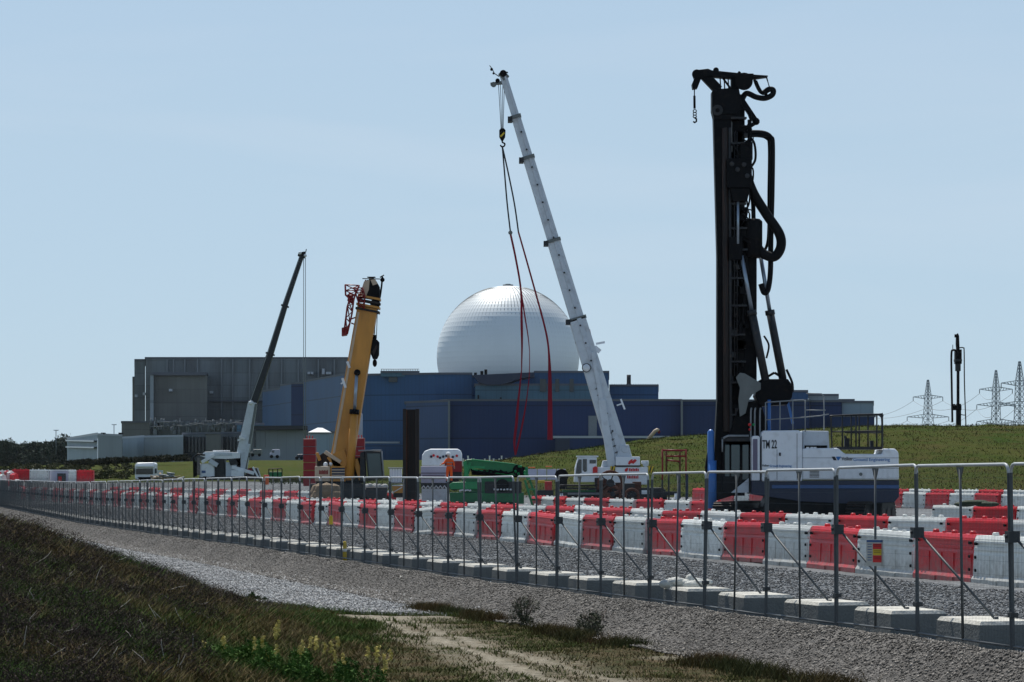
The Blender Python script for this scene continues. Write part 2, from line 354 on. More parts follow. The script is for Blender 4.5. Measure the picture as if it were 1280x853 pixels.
def sand_mask(X, Y):
    wob = .22*(vnoise(X, Y, .8, 20)-.5)
    m = np.zeros(X.shape)
    for r, wd, am in zip(RUTS, (.11, .095, .16, .14), (1., .9, .45, .5)):
        m = np.maximum(m, am*(1-sst(wd*.4, wd*2.1, d_poly(X, Y, r)+wob*.5+.08*(vnoise(X, Y, .25, 21)-.5))))
    for r in RUTS[:2]: m = np.maximum(m, .42*(1-sst(.15, .75, d_poly(X, Y, r)+wob*1.6)))
    sx, sy, _ = hit(475, 772); m = np.maximum(m, .9*(1-sst(.3, 1.5, np.hypot((X-sx)*.6, (Y-sy)*.45)+wob*2)))
    return m
def sheet(name, z, material, attrs={}):
    q = quads[zone == z]; used, inv = np.unique(q, return_inverse=True)
    me = bpy.data.meshes.new(name); n = len(used); V = np.stack([GX.reshape(-1)[used], GY.reshape(-1)[used], GZ.reshape(-1)[used]], -1)
    fill(me, V, inv.reshape(-1, 4), 4)
    for k, fn in attrs.items():
        a = me.attributes.new(k, 'FLOAT', 'POINT'); a.data.foreach_set('value', np.asarray(fn(V[:,0], V[:,1]), np.float32))
    me.materials.append(material); me.polygons.foreach_set('use_smooth', np.ones(len(q), bool))
    o = bpy.data.objects.new(name, me); COL.objects.link(o); o['kind'] = 'structure'; return o
def fill(me, V, Fc, k):
    me.vertices.add(len(V)); me.vertices.foreach_set('co', V.astype(np.float32).reshape(-1))
    me.loops.add(len(Fc)*k); me.loops.foreach_set('vertex_index', Fc.astype(np.int32).reshape(-1))
    me.polygons.add(len(Fc)); me.polygons.foreach_set('loop_start', np.arange(0, len(Fc)*k, k, dtype=np.int32))
    me.update(calc_edges=True)
# gravel materials: stones as voronoi cells
def gravel(name, dark, light, sc, bump=.9, patch=.25):
    m = bpy.data.materials.new(name); m.use_nodes = True; n = m.node_tree.nodes; l = m.node_tree.links; b = n['Principled BSDF']
    b.inputs['Roughness'].default_value = .85; b.inputs['Specular IOR Level'].default_value = .25
    g = n.new('ShaderNodeNewGeometry')
    v = n.new('ShaderNodeTexVoronoi'); v.inputs['Scale'].default_value = sc; l.new(g.outputs[0], v.inputs['Vector'])
    v2 = n.new('ShaderNodeTexVoronoi'); v2.inputs['Scale'].default_value = sc*.37; l.new(g.outputs[0], v2.inputs['Vector'])
    bw = n.new('ShaderNodeSeparateColor'); l.new(v.outputs['Color'], bw.inputs[0])
    bw2 = n.new('ShaderNodeSeparateColor'); l.new(v2.outputs['Color'], bw2.inputs[0])
    ad = n.new('ShaderNodeMath'); ad.operation = 'MULTIPLY_ADD'; l.new(bw2.outputs[0], ad.inputs[0]); ad.inputs[1].default_value = .45; 
    mu = n.new('ShaderNodeMath'); mu.operation = 'MULTIPLY'; l.new(bw.outputs[0], mu.inputs[0]); mu.inputs[1].default_value = .6; l.new(mu.outputs[0], ad.inputs[2])
    cr = n.new('ShaderNodeValToRGB'); l.new(ad.outputs[0], cr.inputs[0]); cr.color_ramp.elements[0].color = (*dark, 1); cr.color_ramp.elements[1].color = (*light, 1)
    no = n.new('ShaderNodeTexNoise'); no.inputs['Scale'].default_value = .35; no.inputs['Detail'].default_value = 5; l.new(g.outputs[0], no.inputs['Vector'])
    mr = n.new('ShaderNodeMapRange'); mr.inputs[1].default_value = .35; mr.inputs[2].default_value = .65; mr.inputs[3].default_value = 1-patch; mr.inputs[4].default_value = 1+patch*.5; l.new(no.outputs[0], mr.inputs[0])
    vm = n.new('ShaderNodeVectorMath'); vm.operation = 'SCALE'; l.new(cr.outputs[0], vm.inputs[0]); l.new(mr.outputs[0], vm.inputs['Scale']); l.new(vm.outputs[0], b.inputs['Base Color'])
    bp = n.new('ShaderNodeBump'); bp.inputs['Strength'].default_value = bump; bp.inputs['Distance'].default_value = .04; bp.invert = True
    l.new(v.outputs['Distance'], bp.inputs['Height']); l.new(bp.outputs[0], b.inputs['Normal'])
    return m
def ground_material():
    m = bpy.data.materials.new('grass and earth'); m.use_nodes = True; n = m.node_tree.nodes; l = m.node_tree.links; b = n['Principled BSDF']
    b.inputs['Roughness'].default_value = 1.; b.inputs['Specular IOR Level'].default_value = .02
    g = n.new('ShaderNodeNewGeometry')
    def noise(sc, det=6, st=None):
        q = n.new('ShaderNodeTexNoise'); q.inputs['Scale'].default_value = sc; q.inputs['Detail'].default_value = det; q.inputs['Roughness'].default_value = .65
        if st:
            mp = n.new('ShaderNodeMapping'); mp.inputs['Scale'].default_value = st; l.new(g.outputs[0], mp.inputs[0]); l.new(mp.outputs[0], q.inputs['Vector'])
        else: l.new(g.outputs[0], q.inputs['Vector'])
        return q.outputs[0]
    def mix(f, a, c):
        q = n.new('ShaderNodeMix'); q.data_type = 'RGBA'; l.new(f, q.inputs[0])
        for i, v in ((6, a), (7, c)):
            if isinstance(v, tuple): q.inputs[i].default_value = (*v, 1)
            else: l.new(v, q.inputs[i])
        return q.outputs[2]
    def rng(src, a, c, lo=0., hi=1.):
        q = n.new('ShaderNodeMapRange'); q.inputs[1].default_value = a; q.inputs[2].default_value = c; q.inputs[3].default_value = lo; q.inputs[4].default_value = hi; l.new(src, q.inputs[0]); return q.outputs[0]
    near = mix(rng(noise(2.2), .40, .62), (.055,.062,.026), (.14,.105,.065))
    near = mix(rng(noise(9.), .5, .7, 0, .6), near, (.16,.125,.08))
    far = mix(rng(noise(.09, 8), .38, .62), (.040,.066,.012), (.070,.078,.020))
    far = mix(rng(noise(.35, 8), .45, .68, 0, .75), far, (.085,.068,.026))
    far = mix(rng(noise(1.3, 6), .52, .75, 0, .5), far, (.035,.045,.015))
    sx = n.new('ShaderNodeSeparateXYZ'); l.new(g.outputs[0], sx.inputs[0])
    c = mix(rng(sx.outputs[1], 150, 235), near, far)
    def at(k):
        q = n.new('ShaderNodeAttribute'); q.attribute_name = k; return q.outputs['Fac']
    c = mix(at('berm'), c, mix(rng(noise(14.), .35, .65), (.075,.068,.060), (.20,.188,.170)))
    c = mix(at('sand'), c, mix(rng(noise(11.), .4, .6), (.29,.255,.19), (.40,.36,.285)))
    l.new(c, b.inputs['Base Color'])
    bp = n.new('ShaderNodeBump'); bp.inputs['Strength'].default_value = .8; bp.inputs['Distance'].default_value = .08; l.new(noise(13., 8), bp.inputs['Height']); 
    bp2 = n.new('ShaderNodeBump'); bp2.inputs['Strength'].default_value = .7; bp2.inputs['Distance'].default_value = .9; l.new(noise(.8, 8), bp2.inputs['Height']); l.new(bp.outputs[0], bp2.inputs['Normal'])
    l.new(bp2.outputs[0], b.inputs['Normal'])
    return m
def berm(X, Y):
    d = X-fenceX(Y); n = .6*(vnoise(X, Y, .8, 30)-.5)+.3*(vnoise(X, Y, .25, 31)-.5)
    return sst(-1.9, -1.15, d+n*.6)*(d < 1)*(Y < 236)
sheet('ground', 0, ground_material(), {'sand': sand_mask, 'berm': berm})
sheet('gravel_yard', 1, gravel('yard gravel', (.045,.050,.054), (.24,.255,.265), 11.))
def ribbon(name, y0, y1, dl, dr, n, lift, material):
    Yv = [y0]
    while Yv[-1] < y1: Yv.append(Yv[-1]+max(.12, Yv[-1]*.0032))
    Yv = np.array(Yv); u = np.linspace(0, 1, n)[None]; a_ = dl(Yv)[:,None]; b_ = dr(Yv)[:,None]; D = a_+(b_-a_)*u; YY = np.repeat(Yv[:,None], n, 1)
    XX = D+fenceX(YY); ZZ = height(XX, YY)+lift; V = np.stack([XX, YY, ZZ], -1).reshape(-1, 3); ids = np.arange(len(V)).reshape(YY.shape)
    me = bpy.data.meshes.new(name); fill(me, V, np.stack([ids[:-1,:-1], ids[:-1,1:], ids[1:,1:], ids[1:,:-1]], -1).reshape(-1, 4), 4)
    me.materials.append(material); me.polygons.foreach_set('use_smooth', np.ones(len(me.polygons), bool)); o = bpy.data.objects.new(name, me); COL.objects.link(o); o['kind'] = 'structure'
def _pn(Y, k_): return (.45*(vnoise(Y, Y*0+k_, 1.3, 90)-.5)+.22*(vnoise(Y, Y*0+k_, .4, 91)-.5))
def path_left(Y): return np.interp(Y, [45.5, 46.3, 47, 49, 52, 56, 62, 70, 240], [-1.3, -2.0, -2.6, -3.9, -4.7, -5.0, -4.6, -4.4, -4.4])+_pn(Y, 3)*np.interp(Y, [45.5, 47], [0, 1])
ribbon('gravel_path', 45.5, 238, path_left, lambda Y: -1.25+0*Y, 16, .014, gravel('path gravel', (.09,.09,.092), (.29,.29,.285), 17., .8, .18))
ribbon('gravel_berm', 20, 238, lambda Y: -1.42+_pn(Y, 7)*1.3, lambda Y: .03+0*Y, 14, .034, gravel('berm gravel', (.035,.032,.029), (.14,.13,.118), 13., 1.0, .25))

# ------------------------------------------------------------------ loose stones, grass, heath (numpy meshes)
def in_frame(X, Y, Z, m=25): 
    px = 640+F*X/Y; py = HOR-F*Z/Y; return (px > -m) & (px < 1280+m) & (py < 853+m)
def tinted(name, V, Fc, k, tint, material='tint', kind='stuff', parent=None, label=None):
    me = bpy.data.meshes.new(name); fill(me, V, Fc, k)
    a = me.attributes.new('tint', 'FLOAT_COLOR', 'POINT'); c = np.ones((len(V), 4), np.float32); c[:,:3] = tint; a.data.foreach_set('color', c.reshape(-1))
    me.materials.append(K[material]); o = bpy.data.objects.new(name, me); COL.objects.link(o); o.parent = parent
    if kind: o['kind'] = kind
    if label: o['label'] = label
    return o
OCT = np.array([(1,0,0),(-1,0,0),(0,1,0),(0,-1,0),(0,0,1),(0,0,-1)], float)
OF = np.array([(0,2,4),(2,1,4),(1,3,4),(3,0,4),(2,0,5),(1,2,5),(3,1,5),(0,3,5)])
def stones(X, Y, size, tint, lift=0.):
    n = len(X); V = OCT[None]*size[:,None,None]*(.6+.8*RNG.random((n, 6, 1))); a = RNG.random(n)*6.28; c, s_ = np.cos(a)[:,None], np.sin(a)[:,None]
    x = V[...,0]*c-V[...,1]*s_; y = V[...,0]*s_+V[...,1]*c; V = np.stack([x, y, V[...,2]*.75], -1)
    V += np.stack([X, Y, height(X, Y)+size*.2+lift], -1)[:,None]
    return V.reshape(-1, 3), (OF[None]+6*np.arange(n)[:,None,None]).reshape(-1, 3), np.repeat(tint, 6, 0)
def scatter(n, y0, y1, d0, d1, dens_pow=1.6):
    Y = y0*(y1/y0)**RNG.random(n) if dens_pow else RNG.uniform(y0, y1, n)
    X = fenceX(Y)+RNG.uniform(d0, d1, n); return X, Y
X, Y = scatter(170000, 26, 200, .25, 10.5); ok = in_frame(X, Y, height(X, Y)) ; X, Y = X[ok], Y[ok]
g = .04+.26*RNG.random(len(X))**2.0; tt = np.stack([g*.97, g*1.02, g*1.05], -1)
V1 = stones(X, Y, (.010+.026*RNG.random(len(X))**2)*(Y/45)**.3, tt)
X, Y = scatter(145000, 25, 236, -1.75, -.02); ok = in_frame(X, Y, height(X, Y)); X, Y = X[ok], Y[ok]
g = .045+.27*RNG.random(len(X))**1.9; tt = np.stack([g*1.10, g*1.0, g*.87], -1)
V2 = stones(X, Y, .008+.016*RNG.random(len(X))**3, tt, .034)
X, Y = scatter(135000, 45.5, 236, -5.4, -1.0); ok = in_path(X, Y); X, Y = X[ok], Y[ok]
g = .12+.42*RNG.random(len(X))**1.2; tt = np.stack([g*1.0, g*1.0, g*.98], -1)
V3 = stones(X, Y, .010+.020*RNG.random(len(X))**2, tt, .022)
for nm, (V, Fc, t_) in (('yard_stones', V1), ('berm_stones', V2), ('path_stones', V3)): tinted(nm, V, Fc, 3, t_, 'stone tint')

def blades(X, Y, h, lean, wd, tint, z=None):
    n = len(X); z = height(X, Y)-.01 if z is None else z; a = RNG.random(n)*6.28; la = RNG.random(n)*6.28; L = lean*h
    dx, dy = np.cos(a)*wd/2, np.sin(a)*wd/2; lx, ly = np.cos(la)*L, np.sin(la)*L
    B = np.stack([X, Y, z], -1)
    V = np.stack([B+np.stack([-dx, -dy, 0*h], -1), B+np.stack([dx, dy, 0*h], -1),
                  B+np.stack([lx*.35+dx*.7, ly*.35+dy*.7, h*.6], -1), B+np.stack([lx*.35-dx*.7, ly*.35-dy*.7, h*.6], -1), B+np.stack([lx, ly, h], -1)], 1)
    F1 = np.array([(0,1,2),(0,2,3),(3,2,4)]); return V.reshape(-1, 3), (F1[None]+5*np.arange(n)[:,None,None]).reshape(-1, 3), np.repeat(tint, 5, 0)
def mixc(a, b, t): return np.asarray(a)[None]*(1-t[:,None])+np.asarray(b)[None]*t[:,None]
def heath_weight(X, Y):      # 1 where dark heather grows
    a = vnoise(X, Y, 1.9, 40)*.65+vnoise(X, Y, .7, 41)*.35
    px = 640+F*X/Y; py = HOR-F*height(X, Y)/Y
    edge = sst(-2.6, -4.0, X)
    band = np.exp(-((py-768-(px-120)*.06)/22)**2)*sst(60, 140, px)*.55      # the yellower grass between the two heather belts
    return np.clip(edge*1.15-band+(a-.5)*.9, 0, 1)
# short turf
n = 330000; Y = RNG.uniform(18, 60, n); X = RNG.uniform(-.2, .2, n)*Y; dd = X-fenceX(Y)
ok = (dd < -1.35) & in_frame(X, Y, height(X, Y), 12); X, Y = X[ok], Y[ok]
keep = (RNG.random(len(X)) > sand_mask(X, Y)*1.3) & ~in_path(X, Y); X, Y = X[keep], Y[keep]
k = vnoise(X, Y, 1.2, 50)*.6+vnoise(X, Y, .35, 51)*.4; r_ = RNG.random(len(X))
left = sst(-.8, -3.0, X)
keep = r_ < .35+.65*np.maximum(left, sst(.35, .6, k)); X, Y, k, left = X[keep], Y[keep], k[keep], left[keep]; r_ = RNG.random(len(X))
tc_ = mixc((.16,.12,.055), (.055,.100,.020), np.clip((k-.36)*4.5, 0, 1)*(.6+.4*left)+(r_-.5)*.3)*(.35+1.3*RNG.random(len(X)))[:,None]
tc_ = np.clip(tc_, .004, 1)
hh = (.02+.045*RNG.random(len(X)))*(1+1.8*left)
tinted('short_grass', *(lambda t: (t[0], t[1], 3, t[2]))(blades(X, Y, hh, .9, .012+.006*RNG.random(len(X)), tc_)))
# tufts along the foot of the berm and the path edge
n = 34000; Y = RNG.uniform(26, 50, n); X = fenceX(Y)-1.75+.16*RNG.standard_normal(n)+.25*(vnoise(Y, Y, 1.5, 60)-.5); ok = vnoise(X*.6, Y, 1.1, 61) > .36; X, Y = X[ok], Y[ok]
tc_ = mixc((.13,.075,.035), (.065,.075,.028), vnoise(X, Y, .9, 62))*(.5+.9*RNG.random(len(X)))[:,None]
tinted('berm_grass', *(lambda t: (t[0], t[1], 3, t[2]))(blades(X, Y, .04+.15*RNG.random(len(X))**1.6, .6, .012, tc_)))
n = 9000; Y = RNG.uniform(45.6, 62, n); X = fenceX(Y)+path_left(Y)-.12+.13*RNG.standard_normal(n)
tc_ = mixc((.045,.085,.018), (.11,.12,.04), RNG.random(n))*(.4+1.2*RNG.random(n))[:,None]
tinted('path_edge_grass', *(lambda t: (t[0], t[1], 3, t[2]))(blades(X, Y, .03+.08*RNG.random(n), .7, .012, tc_)))
# heath: heather belts, yellow grass, rust coloured dead growth
n = 420000; Y = 15*(58/15)**RNG.random(n); X = -RNG.uniform(.045, .20, n)*Y; ok = (X < -1.7) & (Y < 52) & in_frame(X, Y, height(X, Y), 30) & ~in_path(X, Y) & (X < -2.0-np.clip((Y-44)*.35, 0, 9)*(Y > 44)); X, Y = X[ok], Y[ok]
hw = heath_weight(X, Y); isH = RNG.random(len(X)) < hw*1.15-.1; r_ = RNG.random(len(X)); q = vnoise(X, Y, .8, 70); q2 = vnoise(X, Y, .33, 71)
cH = mixc((.022,.017,.015), (.085,.063,.054), np.clip(q2*.8+(r_-.5)*.8, 0, 1)); cH[r_ > .965] = (.30,.27,.23)
gH = (RNG.random(len(X)) < .22); cH[gH] = np.array((.030,.036,.017))*(.6+1.2*r_[gH])[:,None]
rust = np.exp(-((X+3.3)/.8)**2)*(vnoise(X, Y, .7, 72) > .45)
cG = mixc((.060,.070,.018), (.155,.130,.045), np.clip(q*.9+(r_-.5)*.9, 0, 1)); gr_ = sst(-5.2, -3.6, X)*.9; cG = cG*(1-gr_[:,None])+mixc((.045,.085,.018), (.10,.13,.035), r_)*gr_[:,None]; rust = rust*(r_ > .35); cG = cG*(1-.75*rust[:,None])+np.array((.13,.065,.028))[None]*.75*rust[:,None]
tc_ = np.where(isH[:,None], cH, cG)*(.25+1.5*RNG.random(len(X)))[:,None]
hh = np.where(isH, .03+.15*RNG.random(len(X))**1.6*(.3+1.2*q2), .04+.11*RNG.random(len(X)))*(.45+.55*sst(-1.8, -3.6, X))
wd = np.where(isH, .009, .011)*(.7+.6*r_)*(Y/30)**.35
Vh = blades(X, Y, hh, np.where(isH, 1.0, .9), wd, tc_); iF = np.repeat(isH, 3)
def sub(V, Fc, tt_, mask):
    Fc = Fc[mask]; u, inv = np.unique(Fc, return_inverse=True); return V[u], inv.reshape(-1, 3), 3, tt_[u]
tinted('heather', *sub(*Vh, iF)); tinted('heath_grass', *sub(*Vh, ~iF))
nC = 1100; cy_ = 16*(46/16)**RNG.random(nC); cx_ = -RNG.uniform(.05, .20, nC)*cy_; okc = (heath_weight(cx_, cy_) > .42) & (cx_ < -2.6); cx_, cy_ = cx_[okc], cy_[okc]
cr_ = .10+.20*RNG.random(len(cx_)); hc_ = leafcloud if False else None
def heath_clumps():
    i = RNG.integers(0, len(cx_), 260000); d = RNG.standard_normal((len(i), 3)); d /= np.linalg.norm(d, axis=1)[:,None]; d[:,2] = np.abs(d[:,2])
    r = cr_[i]*(.45+.55*RNG.random(len(i))**.5); P = np.stack([cx_[i]+d[:,0]*r*1.4, cy_[i]+d[:,1]*r*1.4, 0*r], -1); P[:,2] = height(P[:,0], P[:,1])+d[:,2]*r*.95
    up = d*.6+RNG.standard_normal((len(i), 3))*.6; up /= np.linalg.norm(up, axis=1)[:,None]; sd2 = np.cross(up, RNG.standard_normal((len(i), 3))); sd2 /= np.linalg.norm(sd2, axis=1)[:,None]
    ln = (.012+.022*RNG.random(len(i)))[:,None]; wd2 = (.003+.003*RNG.random(len(i)))[:,None]
    V = np.stack([P-sd2*wd2, P+sd2*wd2, P+up*ln], 1); kk = RNG.random(len(cx_))[i]; rr_ = RNG.random(len(i))
    c = mixc((.016,.012,.010), (.10,.072,.062), np.clip(kk*.55+rr_*.5, 0, 1)); gsel = (kk > .72) & (rr_ > .3); c[gsel] = mixc((.03,.038,.014), (.08,.09,.03), rr_)[gsel]
    return V.reshape(-1, 3), np.arange(3*len(i)).reshape(-1, 3), 3, np.repeat(c, 3, 0)
tinted('heather_clumps', *heath_clumps())
# bare pale twigs sticking out of the heather
mb = MB()
for i in range(46):
    px, py = random.uniform(0, 270), random.uniform(700, 850)
    if i < 14: px, py = [(150,800),(172,815),(215,822),(232,790),(205,785),(60,835),(110,840),(165,790),(190,805),(30,760),(240,815),(180,835),(118,740),(210,745)][i]
    x, y, z = hit(px, py); a = random.uniform(-1.4, 1.4); L = random.uniform(.08, .26); p = Vector((x, y, z+.07)); pts = [p]
    d = Vector((math.sin(a), random.uniform(-.3, .3), math.cos(a)*.8))
    for k in range(4): d = (d+Vector((random.uniform(-.3,.3), 0, random.uniform(-.2,.25)))).normalized(); pts.append(pts[-1]+d*L/4)
    mb.tube(pts, [.0045,.0045,.004,.003,.0015], 4)
mk('dead wood', (.36,.33,.28), .8, 0, .2, 8); tag(mb.build('dead_twigs', 'dead wood'), kind='stuff')

def leafcloud(C, rad, n, size, ca, cb, flat=1., hollow=.5):
    """n leaf triangles spread through blobs centred at C with radii rad"""
    C = np.asarray(C, float); rad = np.asarray(rad, float); w_ = rad**2; i = RNG.choice(len(C), n, p=w_/w_.sum())
    d = RNG.standard_normal((n, 3)); d /= np.linalg.norm(d, axis=1)[:,None]; r = rad[i]*(hollow+(1-hollow)*RNG.random(n)**.6)
    P = C[i]+d*r[:,None]*np.array([1, 1, flat]); a = RNG.standard_normal((n, 3, 3))*size*(.6+.8*RNG.random((n, 1, 1)))
    V = P[:,None]+a; t = np.clip(RNG.random(n), 0, 1); cl = RNG.random(len(C))[i]
    tint = mixc(ca, cb, np.clip(t*.6+cl*.5, 0, 1)); return V.reshape(-1, 3), np.arange(3*n).reshape(-1, 3), 3, np.repeat(tint, 3, 0)
# gorse bush with yellow flower spikes, bottom of the picture
def thing_at(name, label, cat, x, y, z, group=None, rz=0): return tag(empty(name, (x, y, z), rz), label, cat, group)
gx, gy, gz = hit(352, 850)
g0 = thing_at('gorse_bush', 'bright green bush with pale yellow flower spikes at the foot of the heath', 'bush', gx, gy, gz)
C = [(random.gauss(0, .42), random.uniform(-.35, .45), random.uniform(-.05, .24)) for i in range(34)]
tinted('foliage', *leafcloud(C, [random.uniform(.08, .2) for _ in C], 26000, .012, (.018,.050,.012), (.09,.17,.035)), kind=None, parent=g0)
sp_ = []; 
for i in range(38):
    x = random.choice([random.uniform(-.95, -.5), random.uniform(.3, 1.2), random.uniform(-.3, .3)]); y = random.uniform(-.3, .4); z = random.uniform(.16, .34)-(.1 if x > .6 else 0)
    if i < 3: x, z = -.08+.03*i, .40+.05*i
    for k in range(5): sp_.append((x+random.uniform(-.012,.012), y, z+k*.022))
tinted('flowers', *leafcloud(sp_, [.016]*len(sp_), 5200, .007, (.42,.36,.07), (.70,.60,.25)), kind=None, parent=g0)
# shrubs on the berm foot
for px, py, w_, h_, lab in ((655,783,.42,.50,'dark leafy shrub at the foot of the berm, nearer the middle of the photo'), (742,797,.36,.40,'dark wispy shrub at the foot of the berm, the more easterly of the two')):
    x, y, z = hit(px, py); t0 = thing_at('berm_shrub', lab.replace('the more easterly of the two', 'just right of the leafier shrub'), 'shrub', x, y, z, 'shrubs along the berm')
    C = [(random.gauss(0, w_*.3), random.gauss(0, .12), random.uniform(.02, h_*.75)) for i in range(16)]
    tinted('foliage', *leafcloud(C, [random.uniform(.05, .12) for _ in C], 1700, .012, (.035,.042,.026), (.11,.115,.075)), kind=None, parent=t0)
    mb = MB()
    for i in range(26):
        a = random.uniform(-.8, .8); L = h_*random.uniform(.6, 1.05); mb.tube([(0,0,0), (math.sin(a)*L*.4, random.uniform(-.1,.1), L*.55), (math.sin(a)*L*.75, random.uniform(-.15,.15), L)], [.006,.004,.002], 4)
    mb.build('stems', 'dark rusty steel' if False else 'brick dark', t0)
x, y, z = hit(314, 752); t0 = thing_at('weed', 'small green weed at the edge of the pale gravel path', 'plant', x, y, z)
tinted('foliage', *leafcloud([(0,0,.05),(.12,0,.04),(-.1,0,.03),(.25,0,.02),(.02,0,.12)], [.08,.07,.06,.06,.05], 1100, .014, (.02,.05,.015), (.05,.09,.03)), kind=None, parent=t0)

# bank tufts and far scrub
n = 60000; X = RNG.uniform(-30, 85, n); Y = RNG.uniform(246, 345, n); ok = in_frame(X, Y, height(X, Y)) & (X/Y > -.09); X, Y = X[ok], Y[ok]
k = vnoise(X, Y, 7, 80); k2 = np.clip((vnoise(X, Y, 17, 81)*.6+vnoise(X, Y, 5, 82)*.4-.5)*5, 0, 1)[:,None]; tc_ = (1-k2)*mixc((.036,.060,.014), (.078,.074,.026), k)*(.7+.5*RNG.random(len(X)))[:,None]+k2*np.array([(.085,.058,.028)])*(.6+.6*RNG.random(len(X)))[:,None]
tinted('bank_grass', *(lambda t: (t[0], t[1], 3, t[2]))(blades(X, Y, .07+.20*RNG.random(len(X)), .9, .07, tc_)))
C = []; rr = []
for i in range(260):
    Y_ = random.uniform(330, 700); t_ = random.uniform(-.19, -.135); 
    if t_ > -.15 and random.random() < .5: continue
    x = t_*Y_; r_ = random.uniform(.4, 1.3); C.append((x, Y_, H(x, Y_)+r_*.2)); rr.append(r_)
tinted('scrub', *leafcloud(C, rr, 34000, .14, (.035,.045,.018), (.085,.080,.042), .7))
C = []; rr = []
for i in range(240):
    Y_ = random.uniform(1300, 1500); px = random.uniform(-40, 92); hz = np.interp(px, [-40,0,20,30,60,83,92], [9,11,13,11,12.5,16,12]); x = (px-640)/F*Y_
    r_ = random.uniform(2.5, 5.5); C.append((x, Y_, H(x, Y_)+random.uniform(0, 1)*hz-r_*.2)); rr.append(r_)
tinted('woodland', *leafcloud(C, rr, 70000, .5, (.022,.032,.024), (.055,.075,.050), .8))
C = []; rr = []
for i in range(150):       # low hedge line in front of the pale sheds
    px = random.uniform(80, 235); Y_ = 620; x = (px-640)/F*Y_; py = np.interp(px, [80,235],[579,572]); r_ = random.uniform(.5, 1.0); C.append((x, Y_+random.uniform(-4,4), (HOR-py)/F*Y_)); rr.append(r_)
tinted('hedge_scrub', *leafcloud(C, rr, 14000, .14, (.016,.02,.012), (.05,.05,.03), .8))

# ------------------------------------------------------------------ buildings
K['clad blue'] = cladding('clad blue', (.032,.095,.205), 1.5, 9.)
K['clad navy'] = cladding('clad navy', (.011,.031,.105), 1.5, 11., stain_amt=.12)
K['clad navy skylit'] = cladding('clad navy skylit', (.042,.080,.175), 1.5, 11.)  # the navy cladding again, with skylight on the left face painted in
K['clad teal'] = cladding('clad teal', (.075,.160,.215), 1.8, 7.)
K['clad grey'] = cladding('clad grey', (.165,.190,.200), 2.4, 5.5, .2, .7, stain=(.05,.045,.045), stain_amt=.6)
K['clad brown grey'] = cladding('clad brown grey', (.155,.160,.150), 2.0, 6., .2, .75, stain=(.06,.055,.05), stain_amt=.5)
K['clad pale'] = cladding('clad pale', (.30,.34,.36), 3., 30., .1, .8, stain_amt=.15)
K['clad pale blue'] = cladding('clad pale blue', (.24,.31,.36), 6., 30., .1, .8, stain_amt=.15)
K['shed grey'] = cladding('shed grey', (.15,.17,.18), 3., 30., .15, .6)
mk('roof felt', (.12,.13,.15), .8, 0, .2, .05)
mk('roof pale', (.42,.45,.48), .6, 0, .1, .05)
mk('window dark', (.02,.028,.036), .25, 0, .1, spec=.6)
mk('vent grey', (.17,.19,.20), .6, 0, .15)
def W(px, Y): return ((px-640)/F*Y, Y)
def zof(py, Y): return (HOR-py)/F*Y
def wallmesh(fp, z0, z1, name, material, parent):
    """vertical walls round a closed plan outline, UVs in metres"""
    v = []; f = []; uv = []; n = len(fp); u = 0
    for i in range(n):
        a, b = fp[i], fp[(i+1)%n]; L = math.hypot(b[0]-a[0], b[1]-a[1]); o = len(v)
        za = z1[i] if isinstance(z1, list) else z1; zb = z1[(i+1)%n] if isinstance(z1, list) else z1
        v += [(*a, z0), (*b, z0), (*b, zb), (*a, za)]; f.append((o, o+1, o+2, o+3)); uv += [(u, z0), (u+L, z0), (u+L, zb), (u, za)]; u += L
    me = bpy.data.meshes.new(name); me.from_pydata(v, [], f); ul = me.uv_layers.new(name='UVMap')
    for k, c in enumerate(uv): ul.data[k].uv = c
    me.materials.append(K[material]); o = bpy.data.objects.new(name, me); COL.objects.link(o); o.parent = parent; return o
def block(parent, pts, ytop, Yref, material, z0=-2, wall='wall', roof='roof', roof_mat='roof felt', cop=.5):
    """pts [(photo column, distance)] counter-clockwise seen from above; level roof whose edge shows at row ytop at distance Yref"""
    fp = [W(*p) for p in pts]; z1 = zof(ytop, Yref); wo = wallmesh(fp, z0, z1, wall, material, parent)
    mb = MB(); n = len(fp); cx = sum(p[0] for p in fp)/n; cy = sum(p[1] for p in fp)/n
    def off(k): return [(p[0]+(p[0]-cx)/math.hypot(p[0]-cx, p[1]-cy)*k, p[1]+(p[1]-cy)/math.hypot(p[0]-cx, p[1]-cy)*k) for p in fp]
    lo = off(cop); mb.add([(*p, z1-.35) for p in lo]+[(*p, z1+.35) for p in lo], [list(range(n))[::-1], [n+i for i in range(n)]]+[(i, (i+1)%n, n+(i+1)%n, n+i) for i in range(n)])
    mb.build(roof, roof_mat, wo); return wo, z1
def bld(name, label, px, Y, z=3, cat='building', group=None): return tag(empty(name, ((px-640)/F*Y, Y, z)), label, cat, group)
class G:   # children given in world coordinates
    def __init__(s, root): s.o = root; s.off = Vector(root.location)
    def fix(s, o): o.location = -s.off; return o
def world_child(root, o): o.location = Vector(o.location)-Vector(root.location); return o
def facade_rect(root, parent, px0, px1, py0, py1, Y, depth, name, material):
    mb = MB(); mb.box((px0-640)/F*Y, (px1-640)/F*Y, Y-depth, Y+.2, zof(py1, Y), zof(py0, Y)); o = mb.build(name, material, parent); return o

def building(root, items):
    """items are functions creating wall objects in world space under the root"""
    root_loc = root.location.copy()
    before = set(o.name for o in COL.objects); items()
    for o in COL.objects:
        if o.name not in before and o.parent == root: o.location = -root_loc
